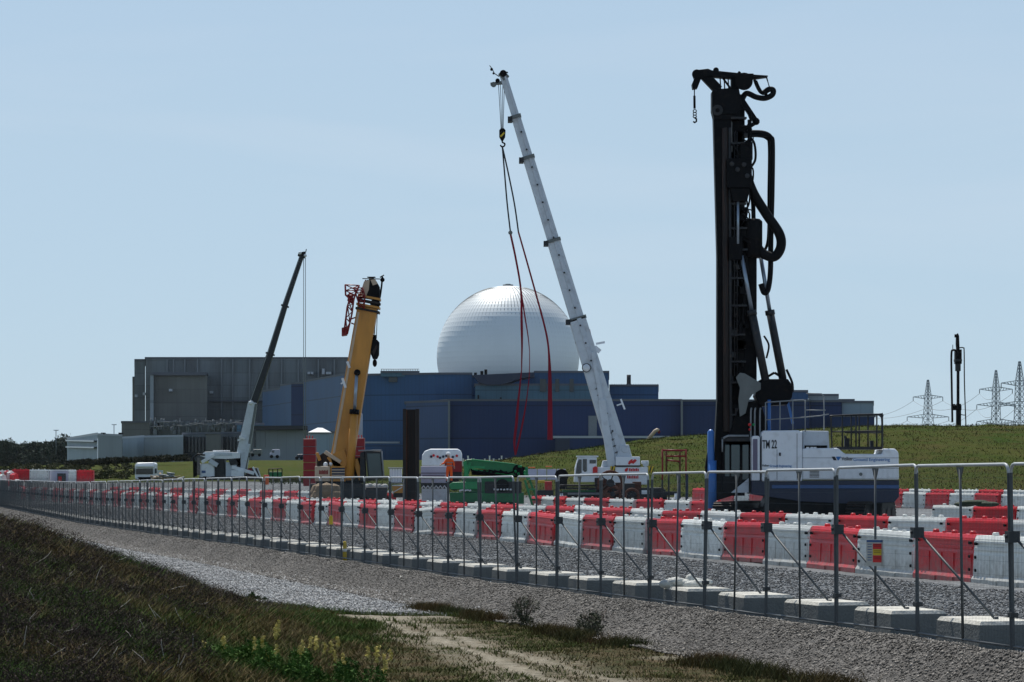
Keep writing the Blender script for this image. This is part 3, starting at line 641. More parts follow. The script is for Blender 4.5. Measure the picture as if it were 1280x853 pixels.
# grey reactor hall (far)
gr = bld('grey_reactor_hall', 'huge dark grey windowless power station hall behind the small crane', 300, 1250)
def f():
    w1, z = block(gr, [(182,1250),(434,1250),(434,1340),(182,1340)], 447.5, 1250, 'clad grey')
    w2, z = block(gr, [(168,1253),(181.5,1253),(181.5,1330),(168,1330)], 450, 1253, 'clad grey')
    w2b, z = block(gr, [(165.5,1256),(174,1256),(174,1320),(165.5,1320)], 472, 1256, 'clad brown grey')
    w3, z = block(gr, [(192,1225),(259,1225),(259,1249),(192,1249)], 466.5, 1225, 'clad brown grey')
    w4, z = block(gr, [(187.5,1222),(192,1222),(192,1249),(187.5,1249)], 468, 1222, 'clad pale')
    w5, z = block(gr, [(152,1200),(188,1200),(188,1221),(152,1221)], 527.5, 1200, 'clad brown grey')
    w6, z = block(gr, [(188,1205),(318,1205),(318,1221),(188,1221)], 527, 1205, 'clad grey')
    # pipework, vents and ladders standing in front of the lower walls
    mb = MB(); rnd = random.Random(3)
    for i in range(90):
        px = rnd.uniform(186, 312); py = rnd.uniform(522, 538); Y = 1199; x = (px-640)/F*Y; z = zof(py, Y); a = rnd.random()
        if a < .5: mb.box(x, x+rnd.uniform(.4, 1.6), Y, Y+4, z-rnd.uniform(.5, 3), z)
        else: mb.cyl((x, Y, z-3), (x, Y, z), rnd.uniform(.15, .4), 8)
    for i in range(14): x = (188+i*9.2-640)/F*1198; mb.cyl((x, 1198, zof(530+rnd.uniform(-4, 4), 1198)), (x+8, 1198, zof(530+rnd.uniform(-4, 4), 1198)), .18, 6)
    mb.build('pipework', 'vent grey', gr)
    mb = MB()
    for px, py in ((170,495),(180,492.5)): mb.box((px-1.6-640)/F*1249, (px+1.6-640)/F*1249, 1249, 1251, zof(py+1.6, 1249), zof(py-1.6, 1249))
    for px, py in ((264,490.5),(222,490)): mb.box((px-2-640)/F*1248, (px+2-640)/F*1248, 1222 if px < 240 else 1248, 1251, zof(py+1.5, 1248), zof(py-1.5, 1248))
    for px in (386, 390, 404, 409, 412): mb.box((px-1.6-640)/F*1246, (px+1.6-640)/F*1246, 1246, 1251, zof(468, 1246), zof(465 if px != 404 else 461, 1246))
    mb.build('louvre', 'roof pale', gr)
    mb = MB()
    for px in (209,217,231,247,277,291,312,334,352,373,398,418): x = (px-640)/F*1249; mb.box(x-.35, x+.35, 1248.6, 1250.5, zof(522, 1249), zof(449, 1249))
    mb.build('downpipe', 'vent grey', gr)
    mb = MB(); Y = 1247.8
    mb.box((193-640)/F*1224, (258-640)/F*1224, 1223.2, 1226, zof(469.5, 1224), zof(467.2, 1224)); 
    mb.box((262-640)/F*Y, (432-640)/F*Y, Y, 1251, zof(502, Y), zof(500.5, Y)); mb.build('ledge', 'roof felt', gr)
building(gr, f)
# blue turbine and reactor complex under the dome
bl = bld('blue_turbine_hall', 'long blue clad power station hall stepping down behind the yellow crane', 450, 1000)
def f():
    block(bl, [(430,1000),(545,985),(590,985),(590,1200),(430,1250)], 469, 1000, 'clad blue')
    block(bl, [(379.5,1082),(430.5,1001),(430.5,1200),(379.5,1230)], 478.6-1.5, 1082, 'clad blue')
    block(bl, [(364,1094),(379.5,1088),(379.5,1200),(364,1200)], 479.5, 1094, 'clad navy')
    block(bl, [(350,1120),(364,1098),(364,1200),(350,1200)], 482, 1120, 'clad blue')
    block(bl, [(328,1165),(350,1128),(350,1240),(328,1240)], 489.5, 1165, 'clad blue')
    block(bl, [(476,990),(524,990),(524,1040),(476,1040)], 465, 990, 'clad teal', z0=zof(471, 990))
    for a, b in ((486,497),(501,511)): facade_rect(bl, bl, a, b, 472, 478, 993, 2.0, 'louvre', 'clad navy' if False else 'window dark')
    mb = MB()
    for i in range(16): x = (477+i*3-640)/F*991; mb.cyl((x, 991, zof(465, 991)), (x, 991, zof(461.5, 991)), .1, 4)
    mb.cyl(((476-640)/F*991, 991, zof(461.6, 991)), ((524-640)/F*991, 991, zof(461.6, 991)), .1, 4); mb.build('roof_railing', 'vent grey', bl)
    facade_rect(bl, bl, 455, 500, 552.5, 554.5, 985, 6, 'ledge', 'roof pale')
building(bl, f)
an = bld('reactor_annexe', 'blue grey annexe block wrapped round the base of the white dome', 660, 1000)
def f():
    block(an, [(590,1000),(668,1000),(668,1030),(590,1030)], 470.5, 1000, 'clad blue')
    block(an, [(668,985),(761,985),(761,1060),(668,1060)], 465, 985, 'clad blue')
    block(an, [(762,990),(823,990),(823,1060),(762,1060)], 482, 990, 'clad blue')
    w, z = block(an, [(594,965),(740,965),(740,984),(594,984)], 481, 965, 'clad teal')
    # dished canopy between the two blocks
    mb = MB(); P = [(597,470),(603,477),(612,480.5),(622,480.8),(630,479),(638,475),(650,470),(668,466),(668,471),(650,475),(638,479.5),(628,483.5),(608,483.5),(597,479)]
    P = [(592,469),(668,465.5),(668,470),(652,473),(636,478.5),(626,481),(608,481),(598,478)]
    mb.prism([((a-640)/F*962, zof(b, 962)) for a, b in P], 962, 985); mb.build('canopy', 'clad navy' if False else 'navy paint', an)
    mb = MB()
    for px, a, b in ((602,464,468),(607,462,468),(594,466,469)): mb.box((px-1.5-640)/F*980, (px+2-640)/F*980, 980, 984, zof(b+1, 980), zof(a, 980))
    mb.build('roof_vent', 'black steel', an)
    mb = MB()
    for px in (598, 626): mb.box((px-1.1-640)/F*963, (px+1.1-640)/F*963, 962, 964, zof(500, 963), zof(494 if px < 600 else 497, 963))
    mb.build('wall_lamp', 'black steel', an)
    for a, b in ((675,683),(694,699),(712,717)): facade_rect(an, an, a, b, 474, 490, 965, .7, 'window', 'window dark')
    mb = MB(); Y = 989; mb.cyl(((787.5-640)/F*Y, Y+10, zof(483, Y)), ((787.5-640)/F*Y, Y+10, zof(467.5, Y)), .75, 12); mb.build('chimney', 'dark grey steel', an)
    mb = MB()
    for i in range(20): x = (765+i*3-640)/F*992; mb.cyl((x, 992, zof(483, 992)), (x, 992, zof(480, 992)), .09, 4)
    mb.build('roof_railing', 'vent grey', an)
building(an, f)
nv = bld('navy_front_building', 'wide flat roofed navy blue building filling the middle, behind the white crane', 700, 940)
def f():
    block(nv, [(560,940),(851,940),(851,962),(522,985)], 500.3, 940, 'clad navy')
    block(nv, [(507,960),(560.5,938.5),(560.5,950),(507,980)], 503.2, 960, 'clad navy skylit')  # left face takes the lit copy of the navy
    block(nv, [(851.5,937),(1012,937),(1012,1000),(851.5,1000)], 500.8, 937, 'clad navy skylit' if False else 'clad navy')
    facade_rect(nv, nv, 851, 853.5, 500, 548, 936.5, .6, 'downpipe', 'vent grey')
    facade_rect(nv, nv, 735.5, 746, 520, 546, 940, .6, 'door', 'vent grey')
    block(nv, [(693,925),(836,925),(836,939),(693,939)], 546.5, 925, 'clad navy', roof_mat='roof pale')
    facade_rect(nv, nv, 694, 712, 549, 566, 925, .5, 'door', 'clad pale blue' if False else 'navy paint')
    facade_rect(nv, nv, 560, 562.5, 501, 573, 938, .8, 'corner_flashing', 'vent grey')
building(nv, f)
rn = bld('roof_plant_building', 'stepped blue and pale grey blocks seen behind the drilling rig', 1040, 960)
def f():
    block(rn, [(986,955),(1010,955),(1010,1000),(986,1000)], 489, 955, 'clad blue')
    block(rn, [(1010.5,965),(1048,965),(1048,1000),(1010.5,1000)], 493.8, 965, 'clad pale')
    block(rn, [(1012.5,940),(1052,940),(1052,964),(1012.5,964)], 501.5, 940, 'clad navy')
    block(rn, [(1052.5,942),(1092,942),(1092,985),(1052.5,985)], 502.5, 942, 'clad pale blue')
    block(rn, [(1048.5,970),(1068,970),(1068,990),(1048.5,990)], 500.2, 970, 'clad navy')
    block(rn, [(1040,930),(1093,930),(1093,939),(1040,939)], 520, 930, 'clad navy')
building(rn, f)
# white dome of shingled panels
dm = bld('reactor_dome', 'giant white panelled reactor dome with a small cap on top', 635, 1060, 30, 'dome')
k = 1060/F; Rd = 88.5*k; zc = zof(446, 1060)-30
prof = []; NR = 26
for i in range(NR):
    a0, a1 = R(-18+108*i/NR), R(-18+108*(i+1)/NR)
    if i == NR-1: a1 = R(89.7)
    prof += [(Rd*math.cos(a0)+.20, zc+Rd*.998*math.sin(a0)-.03), (Rd*math.cos(a1)+(.16 if i < NR-1 else 0), zc+Rd*.998*math.sin(a1)), (Rd*math.cos(a1)-.22 if i < NR-1 else .05, zc+Rd*.998*math.sin(a1)+.02)]
NS = 100; V = []; Fc = []
for r_, z in prof:
    for j in range(NS): V.append((r_*math.cos(2*math.pi*j/NS), r_*math.sin(2*math.pi*j/NS), z))
for i in range(len(prof)-1):
    for j in range(NS): Fc.append((i*NS+j, i*NS+(j+1)%NS, (i+1)*NS+(j+1)%NS, (i+1)*NS+j))
me = bpy.data.meshes.new('dome_shell'); me.from_pydata(V, [], Fc)
dmat = mat('dome panel', (.76,.80,.80), .46, .08, .05, .05, spec=.5)
me.materials.append(dmat); o = bpy.data.objects.new('dome_shell', me); COL.objects.link(o); o.parent = dm
mb = MB()
for j in range(NS):      # raised standing seams between the panels
    a = 2*math.pi*(j)/NS; pts = [((Rd+.05)*math.cos(R(b))*math.cos(a) if True else 0, (Rd+.05)*math.cos(R(b))*math.sin(a), zc+(Rd+.05)*math.sin(R(b))) for b in range(-18, 78 if j%2 == 0 else 62, 4)]
    if math.sin(a) < .3: mb.tube(pts, .12, 3, caps=False)
mb.build('panel_seam', 'vent grey', dm)
mb = MB(); mb.cyl((0,0,zc+Rd-.3), (0,0,zc+Rd+.45), 2.0, 20); mb.cyl((0,0,zc+Rd+.45), (0,0,zc+Rd+.7), 1.0, 16); mb.build('cap', 'vent grey', dm)
# low sheds on the left
for name, lab, spec_ in (
 ('pale_blue_shed', 'pale blue grey two storey shed, furthest left of the power station', lambda r: (block(r, [(84,1010),(122,880),(122,960),(84,1050)], 542.2, 880, 'clad pale blue', roof_mat='roof pale'), block(r, [(122.3,880),(152.5,905),(152.5,960),(122.3,960)], 543.2, 880, 'clad pale', roof_mat='roof pale'))),
 ('pale_flat_shed', 'long low pale concrete shed with a flat roof below the grey hall', lambda r: (block(r, [(153,990),(180,950),(180,1000),(153,1000)], 547.4, 990, 'clad pale blue', roof_mat='roof pale'), block(r, [(180.3,950),(229,930),(229,990),(180.3,1000)], 545.2, 930, 'clad pale', roof_mat='roof pale'))),
 ('white_service_building', 'long low white building with a dark roof band beside the small crane boom', lambda r: (block(r, [(303,920),(384,915),(384,960),(303,960)], 536.8, 915, 'clad pale', roof_mat='roof felt'), block(r, [(296,930),(329,928),(329,935),(296,935)], 530, 928, 'clad teal'))),
 ('lilac_store', 'pale lilac walled store behind the red counterweight stack', lambda r: (block(r, [(384.6,900),(441,900),(441,940),(384.6,940)], 540.5, 900, 'clad pale blue'),)),
 ):
    b_ = bld(name, lab, {'pale_blue_shed':110,'pale_flat_shed':190,'white_service_building':340,'lilac_store':410}[name], 920)
    building(b_, (lambda s_=spec_, r=b_: s_(r)))
    if name == 'pale_blue_shed':
        def f2():
            mb = MB()
            for q in (551,559):
                a, b2 = W(85, 1006), W(121, 883); mb.bar((a[0]-.2, a[1]-1, zof(q, 1006)), (b2[0]-.4, b2[1]-.6, zof(q+.8, 883)), .5, 1.0)
            mb.build('window_band', 'window dark', b_)
            mb = MB(); 
            for px in (126, 148): mb = MB(); mb.box((px-640)/F*885, (px+4-640)/F*885, 885, 889, zof(543, 885), zof(541, 885)); mb.build('roof_vent', 'black steel', b_)
        building(b_, f2)
    if name == 'white_service_building':
        def f2():
            mb = MB(); Y = 914
            mb.box((303-640)/F*Y, (384-640)/F*Y, 911, 916, zof(537, Y), zof(532.5, Y)); mb.build('roof_band', 'dark grey steel', b_)
            for a, b2 in ((317,320),(331,332.2)): facade_rect(b_, b_, a, b2, 539, 560, 915, .4, 'door' if a < 320 else 'downpipe', 'window dark' if a < 320 else 'vent grey')
        building(b_, f2)
cl = bld('colonnade_building', 'low dark building of close columns and windows between pale sheds', 265, 920)
def f():
    block(cl, [(229.3,940),(306,915),(306,950),(229.3,960)], 541, 915, 'shed grey')
    block(cl, [(257.5,916),(276,912),(276,920),(257.5,925)], 541.5, 912, 'clad brown grey')
    for i in range(17):
        px = 231+i*4.35
        if 255 < px < 277: continue
        Y = np.interp(px, [229,306],[939,914])-1.0; mb = MB(); mb.box((px-640)/F*Y, (px+2.1-640)/F*Y, Y, Y+1, zof(565, Y), zof(546, Y)); mb.build('window', 'window dark', cl)
building(cl, f)
tn = bld('canopy_tent', 'small bright white pitched tent roof behind the yellow crane', 399, 860, zof(566, 860), 'tent')
k = 860/F; mb = MB()
a, b_, c_, d_ = (-14*k, 0, 25.5*k), (13.5*k, 0, 25.5*k), (13.5*k, 8, 25.5*k), (-14*k, 8, 25.5*k)
mb.add([a, b_, c_, d_, (-3*k, 4, 31.5*k), (3*k, 4, 31.2*k)], [(0,1,5,4),(1,2,5),(2,3,4,5),(3,0,4),(0,3,2,1)]); mb.build('roof', 'canvas white', tn)
mb = MB(); 
for x in (-13.5*k, 13*k):
    for y in (.2, 7.8): mb.cyl((x, y, -2), (x, y, 25.5*k), .1, 6)
mb.build('pole', 'galvanised steel', tn)
sl_ = bld('white_silo', 'tall white cylindrical silo standing behind the yellow crane boom', 447, 500, H((447-640)/F*500, 500), 'silo')
k = 500/F; mb = MB(); zt_ = zof(516, 500)-sl_.location.z; mb.tube([(0,0,-1),(0,0,zt_-.5),(0,0,zt_-.15),(0,0,zt_)], [6.3*k,6.3*k,5.6*k,3*k], 20); mb.build('tank', 'pale lilac panel', sl_)
# lamp posts far left
for i, (px, yt, yb, lab) in enumerate(((70,538,560,'tall thin lamp post above the far left woodland'), (142.5,531,545,'thin twin headed lamp post rising behind the pale blue shed'))):
    Y = 930 if i else 1000; t0 = T('street_lamp', lab, 'lamp post', px, yb+8, Y, 'street lamps'); mb = MB(); t0.line(mb, [(px, yb+8), (px, yt)], .14, 6); mb.build('pole', 'pylon steel', t0.o)
    mb = MB(); t0.rect(mb, px-3, px+3, yt-.4, yt+.5, -.3, .3); mb.build('lamp_head', 'pylon steel', t0.o)
# small posts along the edge of the bank
for i, px in enumerate((566,572,579,585,592,606,612,617,624,627,633,640,662,666,681,690)):
    Y = 480; x = (px-640)/F*Y; z = H(x, Y); ht = zof(574 if i%3 else 570.5, Y)-z
    mb = MB(); mb.box(-.12, .12, -.12, .12, -.3, max(ht, .6)); mb.box(-.16, .16, -.16, .16, max(ht, .6), max(ht, .6)+.08); o = mb.build('marker_post', 'white plastic'); o.location = (x, Y, z)
    tag(o, 'small pale marker post before the navy building, %s from the western end of the row' % ordinal(i+1), 'post', 'marker posts along the bank')

# pylons and power cables
def pylon(label, px, ytop, Y, arms, hw_top, hw_mid, hw_base, ybase=545):
    t0 = T('electricity_pylon', label, 'pylon', px, ybase, Y, 'lattice electricity pylons'); s = t0.s; mb = MB(); th = .15
    zs = [0, (ybase-arms[-1][0])/s, (ybase-arms[0][0])/s, (ybase-ytop)/s]; ws = [hw_base/s, hw_mid/s, hw_mid*.72/s, .25]
    def wd(z): return float(np.interp(z, zs, ws))
    lv = [0]; 
    while lv[-1] < zs[-1]-.8: lv.append(min(zs[-1], lv[-1]+max(1.1, wd(lv[-1])*1.5)))
    ang = .5
    def cpt(i, z):
        a = ang+math.pi/2*i+math.pi/4; r_ = wd(z)*1.414*.9; return Vector((math.cos(a)*r_, math.sin(a)*r_, z))
    for a, b in zip(lv[:-1], lv[1:]):
        for i in range(4):
            mb.bar(cpt(i, a), cpt(i, b), th*1.3); mb.bar(cpt(i, a), cpt(i+1, b), th*.7); mb.bar(cpt(i+1, a), cpt(i, b), th*.7); mb.bar(cpt(i, b), cpt(i+1, b), th*.7)
    mb.build('lattice_tower', 'pylon steel', t0.o)
    tips = []
    for ya, hwa in arms:
        z = (ybase-ya)/s; hl = hwa/s; mb = MB()
        for sg in (-1, 1):
            tip = Vector((sg*hl, 0, z-hl*.13)); tips.append((tip, sg))
            for yy in (-1, 1):
                c0 = Vector((sg*wd(z), yy*wd(z)*.8, z)); c1 = Vector((sg*wd(z), yy*wd(z)*.8, z-1.6)); mb.bar(c0, tip, th*1.3); mb.bar(c1, tip, th*1.3)
                for k_ in range(1, 5): mb.bar(c0.lerp(tip, k_/5), c1.lerp(tip, (k_-.5)/5), th*.7)
            mb.tube([tip, tip-Vector((0,0,1.6))], .16, 5)
        mb.bar((-wd(z), 0, z), (wd(z), 0, z), th); mb.build('cross_arm', 'pylon steel', t0.o)
    return [t0.o.location+p-Vector((0,0,1.6)) for p, _ in tips]
pa = pylon('smallest lattice pylon, nearest the drilling rig', 1160, 474, 1150, [(494,18.5),(518,26)], 2.6, 4.4, 7.5)
pb = pylon('middle lattice pylon, behind the thin black drilling mast', 1245, 463, 1050, [(484,20.5),(503,24),(524,24)], 2.8, 4.6, 8)
pc = pylon('largest lattice pylon at the extreme right edge of the photo', 1274.5, 452, 900, [(476,23),(502,26),(528,30)], 4, 5.5, 8.5)
def cable(p, q, sag, lab):
    p, q = Vector(p), Vector(q); pts = []
    for i in range(17): t_ = i/16; v = p.lerp(q, t_); v.z -= sag*4*t_*(1-t_); pts.append(v-p)
    mb = MB(); mb.tube(pts, .075, 4, caps=False); o = mb.build('power_cable', 'pylon steel'); o.location = p; tag(o, lab, 'cable', 'power cables between pylons')
ci = 0
for i, a in enumerate(pa):
    ci += 1; e = Vector(((1070-640)/F*1500, 1500, zof(514+5*i, 1500))); cable(e, a, 4, 'thin power cable leaving the smallest pylon towards the blue buildings, %s one down' % ordinal(ci))
for i, (a, b_) in enumerate(zip(pa, pb[:4])): cable(a, b_, 5, 'power cable sagging between smallest and middle pylon, %s one down' % ordinal(i+1))
for i, (a, b_) in enumerate(zip(pb, pc)): cable(a, b_, 3, 'power cable sagging between the middle and the largest pylon, %s one down' % ordinal(i+1))

# ------------------------------------------------------------------ fence panels, stays and blocks
L = 2.7; HT = 2.0
def rod(mb, p, q, r, n=6, mi=0): mb.tube([p, q], r, n, mi)
root = empty('fence_panel', (0,0,0)); PL = L-.05
mb = MB(); rr = .09; pts = [(0,0,.02),(0,0,HT-rr)]+[(rr-rr*math.cos(R(a)), 0, HT-rr+rr*math.sin(R(a))) for a in (22,45,68,90)]+[(PL-rr+rr*math.sin(R(a)), 0, HT-rr+rr*math.cos(R(a))) for a in (0,22,45,68,90)]+[(PL,0,.02)]
mb.tube(pts[1:-1], .0175, 8, 0, False); mb.tube(pts[:2], .019, 8, 1, False); mb.tube(pts[-2:], .019, 8, 1, False); rod(mb, (0,0,.12), (PL,0,.12), .014, 6, 1); mk('sunlit galvanised', (.40,.42,.43), .5, .1, .15, 6); fr = mb.build('frame', ['sunlit galvanised', 'shaded galvanised'], root)  # one steel: top rail coloured as sunlit, posts as shaded
mb = MB(); rod(mb, (PL/2,0,.1), (PL/2,0,HT-.03), .015, 8); mb.prism([(PL/2-.10,HT-.02),(PL/2+.10,HT-.02),(PL/2+.02,HT-.15),(PL/2-.02,HT-.15)], -.006, .006); ml = mb.build('middle_post', 'shaded galvanised', root)
mb = MB()
def wire(p, q, r):
    p, q = Vector(p), Vector(q); d = q-p; a = Vector((1,0,0)) if abs(d.x) < .1 else Vector((0,0,1)); b = Vector((0,1,0)); vs = []
    for c in (p, q):
        for k_ in range(3): t_ = 2*math.pi*k_/3; vs.append(c+a*math.cos(t_)*r+b*math.sin(t_)*r)
    mb.add(vs, [(0,1,4,3),(1,2,5,4),(2,0,3,5)])
nv_ = 66
for i in range(1, nv_): wire((PL*i/nv_, .0, .13), (PL*i/nv_, .0, HT-.02), .00125)
for i in range(1, 13): wire((.02, .004, .12+i*.145), (PL-.02, .004, .12+i*.145), .0012)
wm = mb.build('wire_mesh', 'mesh wire', root)
mb = MB(); mb.box(-.07, .05, -.05, .07, 1.19, 1.31); mb.cyl((-.025,-.065,1.255), (-.025,.09,1.255), .018, 8); cp = mb.build('coupler', 'dark coupler', root); mb = MB(); mb.box(-.06, .035, -.035, .045, .42, .47); cp2 = mb.build('coupler', 'dark coupler', root)
mb = MB(); rod(mb, (0,.03,1.25), (1.05,.50,.30), .014, 8); rod(mb, (1.05,.50,.26), (1.05,.50,.34), .028, 8); st = mb.build('stay', 'shaded galvanised', root)
parts = [fr, ml, wm, cp, cp2, st]
mb = MB(); mb.box(0,1,0,1,0,1)
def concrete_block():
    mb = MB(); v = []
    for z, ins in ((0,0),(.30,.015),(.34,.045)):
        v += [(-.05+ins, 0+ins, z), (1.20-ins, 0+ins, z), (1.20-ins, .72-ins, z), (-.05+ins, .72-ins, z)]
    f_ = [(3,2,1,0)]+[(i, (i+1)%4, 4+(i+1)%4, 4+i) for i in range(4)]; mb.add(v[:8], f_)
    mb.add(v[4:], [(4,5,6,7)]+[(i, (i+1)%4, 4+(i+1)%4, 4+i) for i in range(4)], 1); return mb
bo = concrete_block().build('concrete_block', ['shaded concrete', 'pale concrete'])  # one concrete, sides coloured as shaded and tops as sunlit
first = True; npan = len(FP)-1
for i in range(npan):
    (x0, y0), (x1, y1) = FP[i], FP[i+1]; z0 = float(_zf[i]); z1 = float(_zf[i+1]); k_ = i+1-3; px = 640+F*(x0+x1)/2/((y0+y1)/2)
    rz = math.atan2(y1-y0, x1-x0)
    lab = 'grey mesh fence panel, %s panel from the right end of the fence' % ordinal(k_) if k_ > 0 else 'grey mesh fence panel continuing past the right photo edge'
    if first: o = root; o['label'] = lab; o['category'] = 'fence panel'; o['group'] = 'mesh fence panels'; ch = parts
    else: o = copy_tree(root, parts, (0,0,0), 0, lab)
    # local x runs away from the camera along the fence; +y local must point to the site (right): mirror by running from the far post back
    o.location = (x1, y1, z1); o.rotation_euler = (random.gauss(0, .014), -math.atan2(z0-z1, L)+random.gauss(0, .003), math.atan2(y0-y1, x0-x1))
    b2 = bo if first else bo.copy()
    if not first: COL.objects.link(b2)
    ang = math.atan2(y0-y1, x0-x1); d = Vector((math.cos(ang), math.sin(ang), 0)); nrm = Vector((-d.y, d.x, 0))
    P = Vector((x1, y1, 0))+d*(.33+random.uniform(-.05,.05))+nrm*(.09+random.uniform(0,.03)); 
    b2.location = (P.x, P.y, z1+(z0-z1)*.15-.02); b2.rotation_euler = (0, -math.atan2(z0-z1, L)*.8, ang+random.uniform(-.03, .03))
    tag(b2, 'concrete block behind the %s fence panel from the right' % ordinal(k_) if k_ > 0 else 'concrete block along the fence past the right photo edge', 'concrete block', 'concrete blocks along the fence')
    first = False
# hazard notice on the fence
def on_fence(px): 
    t_ = (px-640)/F
    for (x0, y0), (x1, y1) in zip(FP[:-1], FP[1:]):
        a, b_ = x0/y0, x1/y1
        if (a-t_)*(b_-t_) <= 0:
            u = (x0-t_*y0)/((x0-t_*y0)-(x1-t_*y1)); return x0+(x1-x0)*u, y0+(y1-y0)*u, math.atan2(y0-y1, x0-x1)
x, y, a = on_fence(1098); k_ = F/y
t0 = thing_at('safety_sign', 'white safety notice with red and yellow squares fixed to the mesh fence', 'sign', x-.05, y-.06, zof(691, y), rz=R(-12))
w2, h2 = 10.5/k_, 16.5/k_; mb = MB(); mb.box(-w2, w2, -.006, .006, -h2, h2); mb.build('board', 'white plastic', t0.o if hasattr(t0, 'o') else t0)
for n_, (c_, za, zb_) in enumerate((('bright red paint', .28, .70), ('yellow paint', -.18, .26), ('bright red paint', -.72, -.20))):
    mb = MB(); mb.box(-w2*.22, w2*.82, -.010, -.006, h2*za, h2*zb_); mb.build('warning_square', c_, t0)
mb = MB(); mb.box(-w2*.95, w2*.95, -.009, -.006, h2*.80, h2*.96)
for i in range(7): mb.box(-w2*.85, -w2*.35, -.009, -.006, h2*(.62-.2*i), h2*(.68-.2*i))
mb.build('blue_text_line', 'blue stripe paint', t0)
mb = MB()
for i in range(4): 
    for j in range(2): mb.box(-w2*.1, w2*.7, -.013, -.010, h2*(.60-.12*j-.47*i if i < 3 else .6), h2*(.63-.12*j-.47*i if i < 3 else .63))
mb.build('black_text_line', 'lettering black', t0)
x, y, a = on_fence(414); t0 = MB(); t0.box(-.045,.045,-.03,.03,-.09,.09); t0.box(-.03,.03,-.04,.04,.09,.12); o = t0.build('yellow_lockbox', 'yellow paint'); o.location = (x, y-.08, zof(651, y)); tag(o, 'small yellow box hanging on the mesh fence', 'box')
x, y, z = hit(431, 694); y -= 0; 
mb = MB(); mb.tube([(0,0,0),(0,0,.42),(0,0,.5)], [.05,.045,.03], 12, 0); mb.tube([(0,0,0),(0,0,.04)], .11, 12, 1); mb.tube([(0,0,.25),(0,0,.32)], .054, 12, 2)
xx, yy, _ = on_fence(431); X_ = xx+1.1; Y_ = yy+1.5; X_ = (431-640)/F*Y_; o = mb.build('marker_post', ['yellow paint', 'black rubber', 'white plastic']); o.location = (X_, Y_, H(X_, Y_)); tag(o, 'short bright yellow post standing in gravel just behind the fence', 'post')
# torn white bag of rubble lying on a block
xx, yy, a = on_fence(826); X_ = xx+.42; Y_ = yy+.10
t0 = thing_at('torn_sandbag', 'torn white sandbag slumped on a concrete block beside the fence', 'sandbag', X_, Y_, float(fenceZ(Y_))+.31, rz=R(-20))
mb = MB(); rnd = random.Random(5)
for i in range(9): mb.ball((rnd.uniform(-.30,.30), rnd.uniform(-.12,.12), rnd.uniform(.03,.08)), rnd.uniform(.07,.13), 0, 8, (1.3,1,.6))
mb.ball((.02,0,.10), .10, 0, 8, (.8,.8,1)); mb.build('sack', 'white bag', t0)

# ------------------------------------------------------------------ water filled barriers
def barrier_mesh(colour):
    mb = MB(); Lb = 2.92; h = 1.0
    prof = [(-.27,0),(-.27,.10),(-.215,.18),(-.20,.62),(-.185,.68),(-.17,.93),(-.13,1.0),(.13,1.0),(.17,.93),(.185,.68),(.20,.62),(.215,.18),(.27,.10),(.27,0)]
    mb.prismx(prof, -Lb/2, Lb/2)
    for sg in (-1, 1):
        y0, y1 = (.20, .245) if sg > 0 else (-.245, -.20)
        y0, y1 = (.19, .226) if sg > 0 else (-.226, -.19)
        for c0, c1 in ((-1.38,-.78),(-.52,-.16),(.10,.46),(.72,1.38)): mb.box(c0, c1, y0, y1, .14, .60)     # wall between the three fork pockets
        mb.box(-Lb/2+.05, Lb/2-.05, *((.17,.222) if sg > 0 else (-.222,-.17)), .70, .75); mb.box(-Lb/2+.05, Lb/2-.05, *((.17,.215) if sg > 0 else (-.215,-.17)), .85, .89)
        for x in (-1.32, 1.32):
            for z in (.28,.55,.83): mb.cyl((x, sg*.19, z), (x, sg*.25, z), .035, 10, 1)
    for x in (-1.0,-.1,.85): mb.tube([(x,0,.99),(x,0,1.05),(x,0,1.07)], [.075,.07,.05], 10, 0)
    for x in (-.55,.42): mb.tube([(x,0,.99),(x,0,1.035)], .05, 10, 2)
    mb.box(-.62,-.28,-.30,.30,.0,.09, 2); mb.box(.28,.62,-.30,.30,.0,.09, 2)
    return mb.mesh('barrier_'+colour, [colour+' plastic', 'black rubber', colour+' plastic'])
BM = {c: barrier_mesh(c) for c in ('red', 'white')}
def barrier_row(pts, rowname, group, first_red=False, pitch=3.0, start=0.0, skip=None, ends=0.0):
    P = [Vector((a, b)) for a, b in pts]; seg = [(P[i+1]-P[i]).length for i in range(len(P)-1)]; tot = sum(seg)
    def at(s):
        for i, l_ in enumerate(seg):
            if s <= l_ or i == len(seg)-1: return P[i].lerp(P[i+1], s/l_)
            s -= l_
    s = start; red = first_red; cnt = {'red': 0, 'white': 0}
    while s+pitch <= tot:
        a, b = at(s), at(s+pitch); c = (a+b)/2; px = 640+F*c.x/c.y; half = F*pitch*.3/c.y
        s += pitch; col = 'red' if red else 'white'; red = not red
        if px > 1280+half+400 or px < -half-8: continue
        out_ = px > 1280+half+8
        if skip and skip(px): continue
        cnt[col] += not out_
        o = bpy.data.objects.new('road_barrier', BM[col]); COL.objects.link(o); z = H(c.x, c.y)
        o.location = (c.x+random.gauss(0, .03), c.y+random.gauss(0, .03), z); o.rotation_euler = (random.gauss(0, .012), random.gauss(0, .010), math.atan2(b.y-a.y, b.x-a.x)+random.gauss(0, .02))
        tag(o, '%s plastic barrier continuing past the photo edge in %s' % (col, rowname) if out_ else '%s plastic barrier, %s %s one from the right in %s' % (col, ordinal(cnt[col]), col, rowname), 'barrier', group)
rowA = [(26.3-.285*y, y) for y in (55.15-2*2.904*2, 100, 150, 200, 262)]
barrier_row(rowA, 'the front row', 'front row of red and white barriers', False, 3.02)
barrier_row([(17.0,70),(13.4,77),(8.9,86.5),(5.5,95),(1.8,106),(-5,124),(-14.5,150),(-31,202),(-50,262)], 'the second row', 'second row of red and white barriers', True, start=1.2)
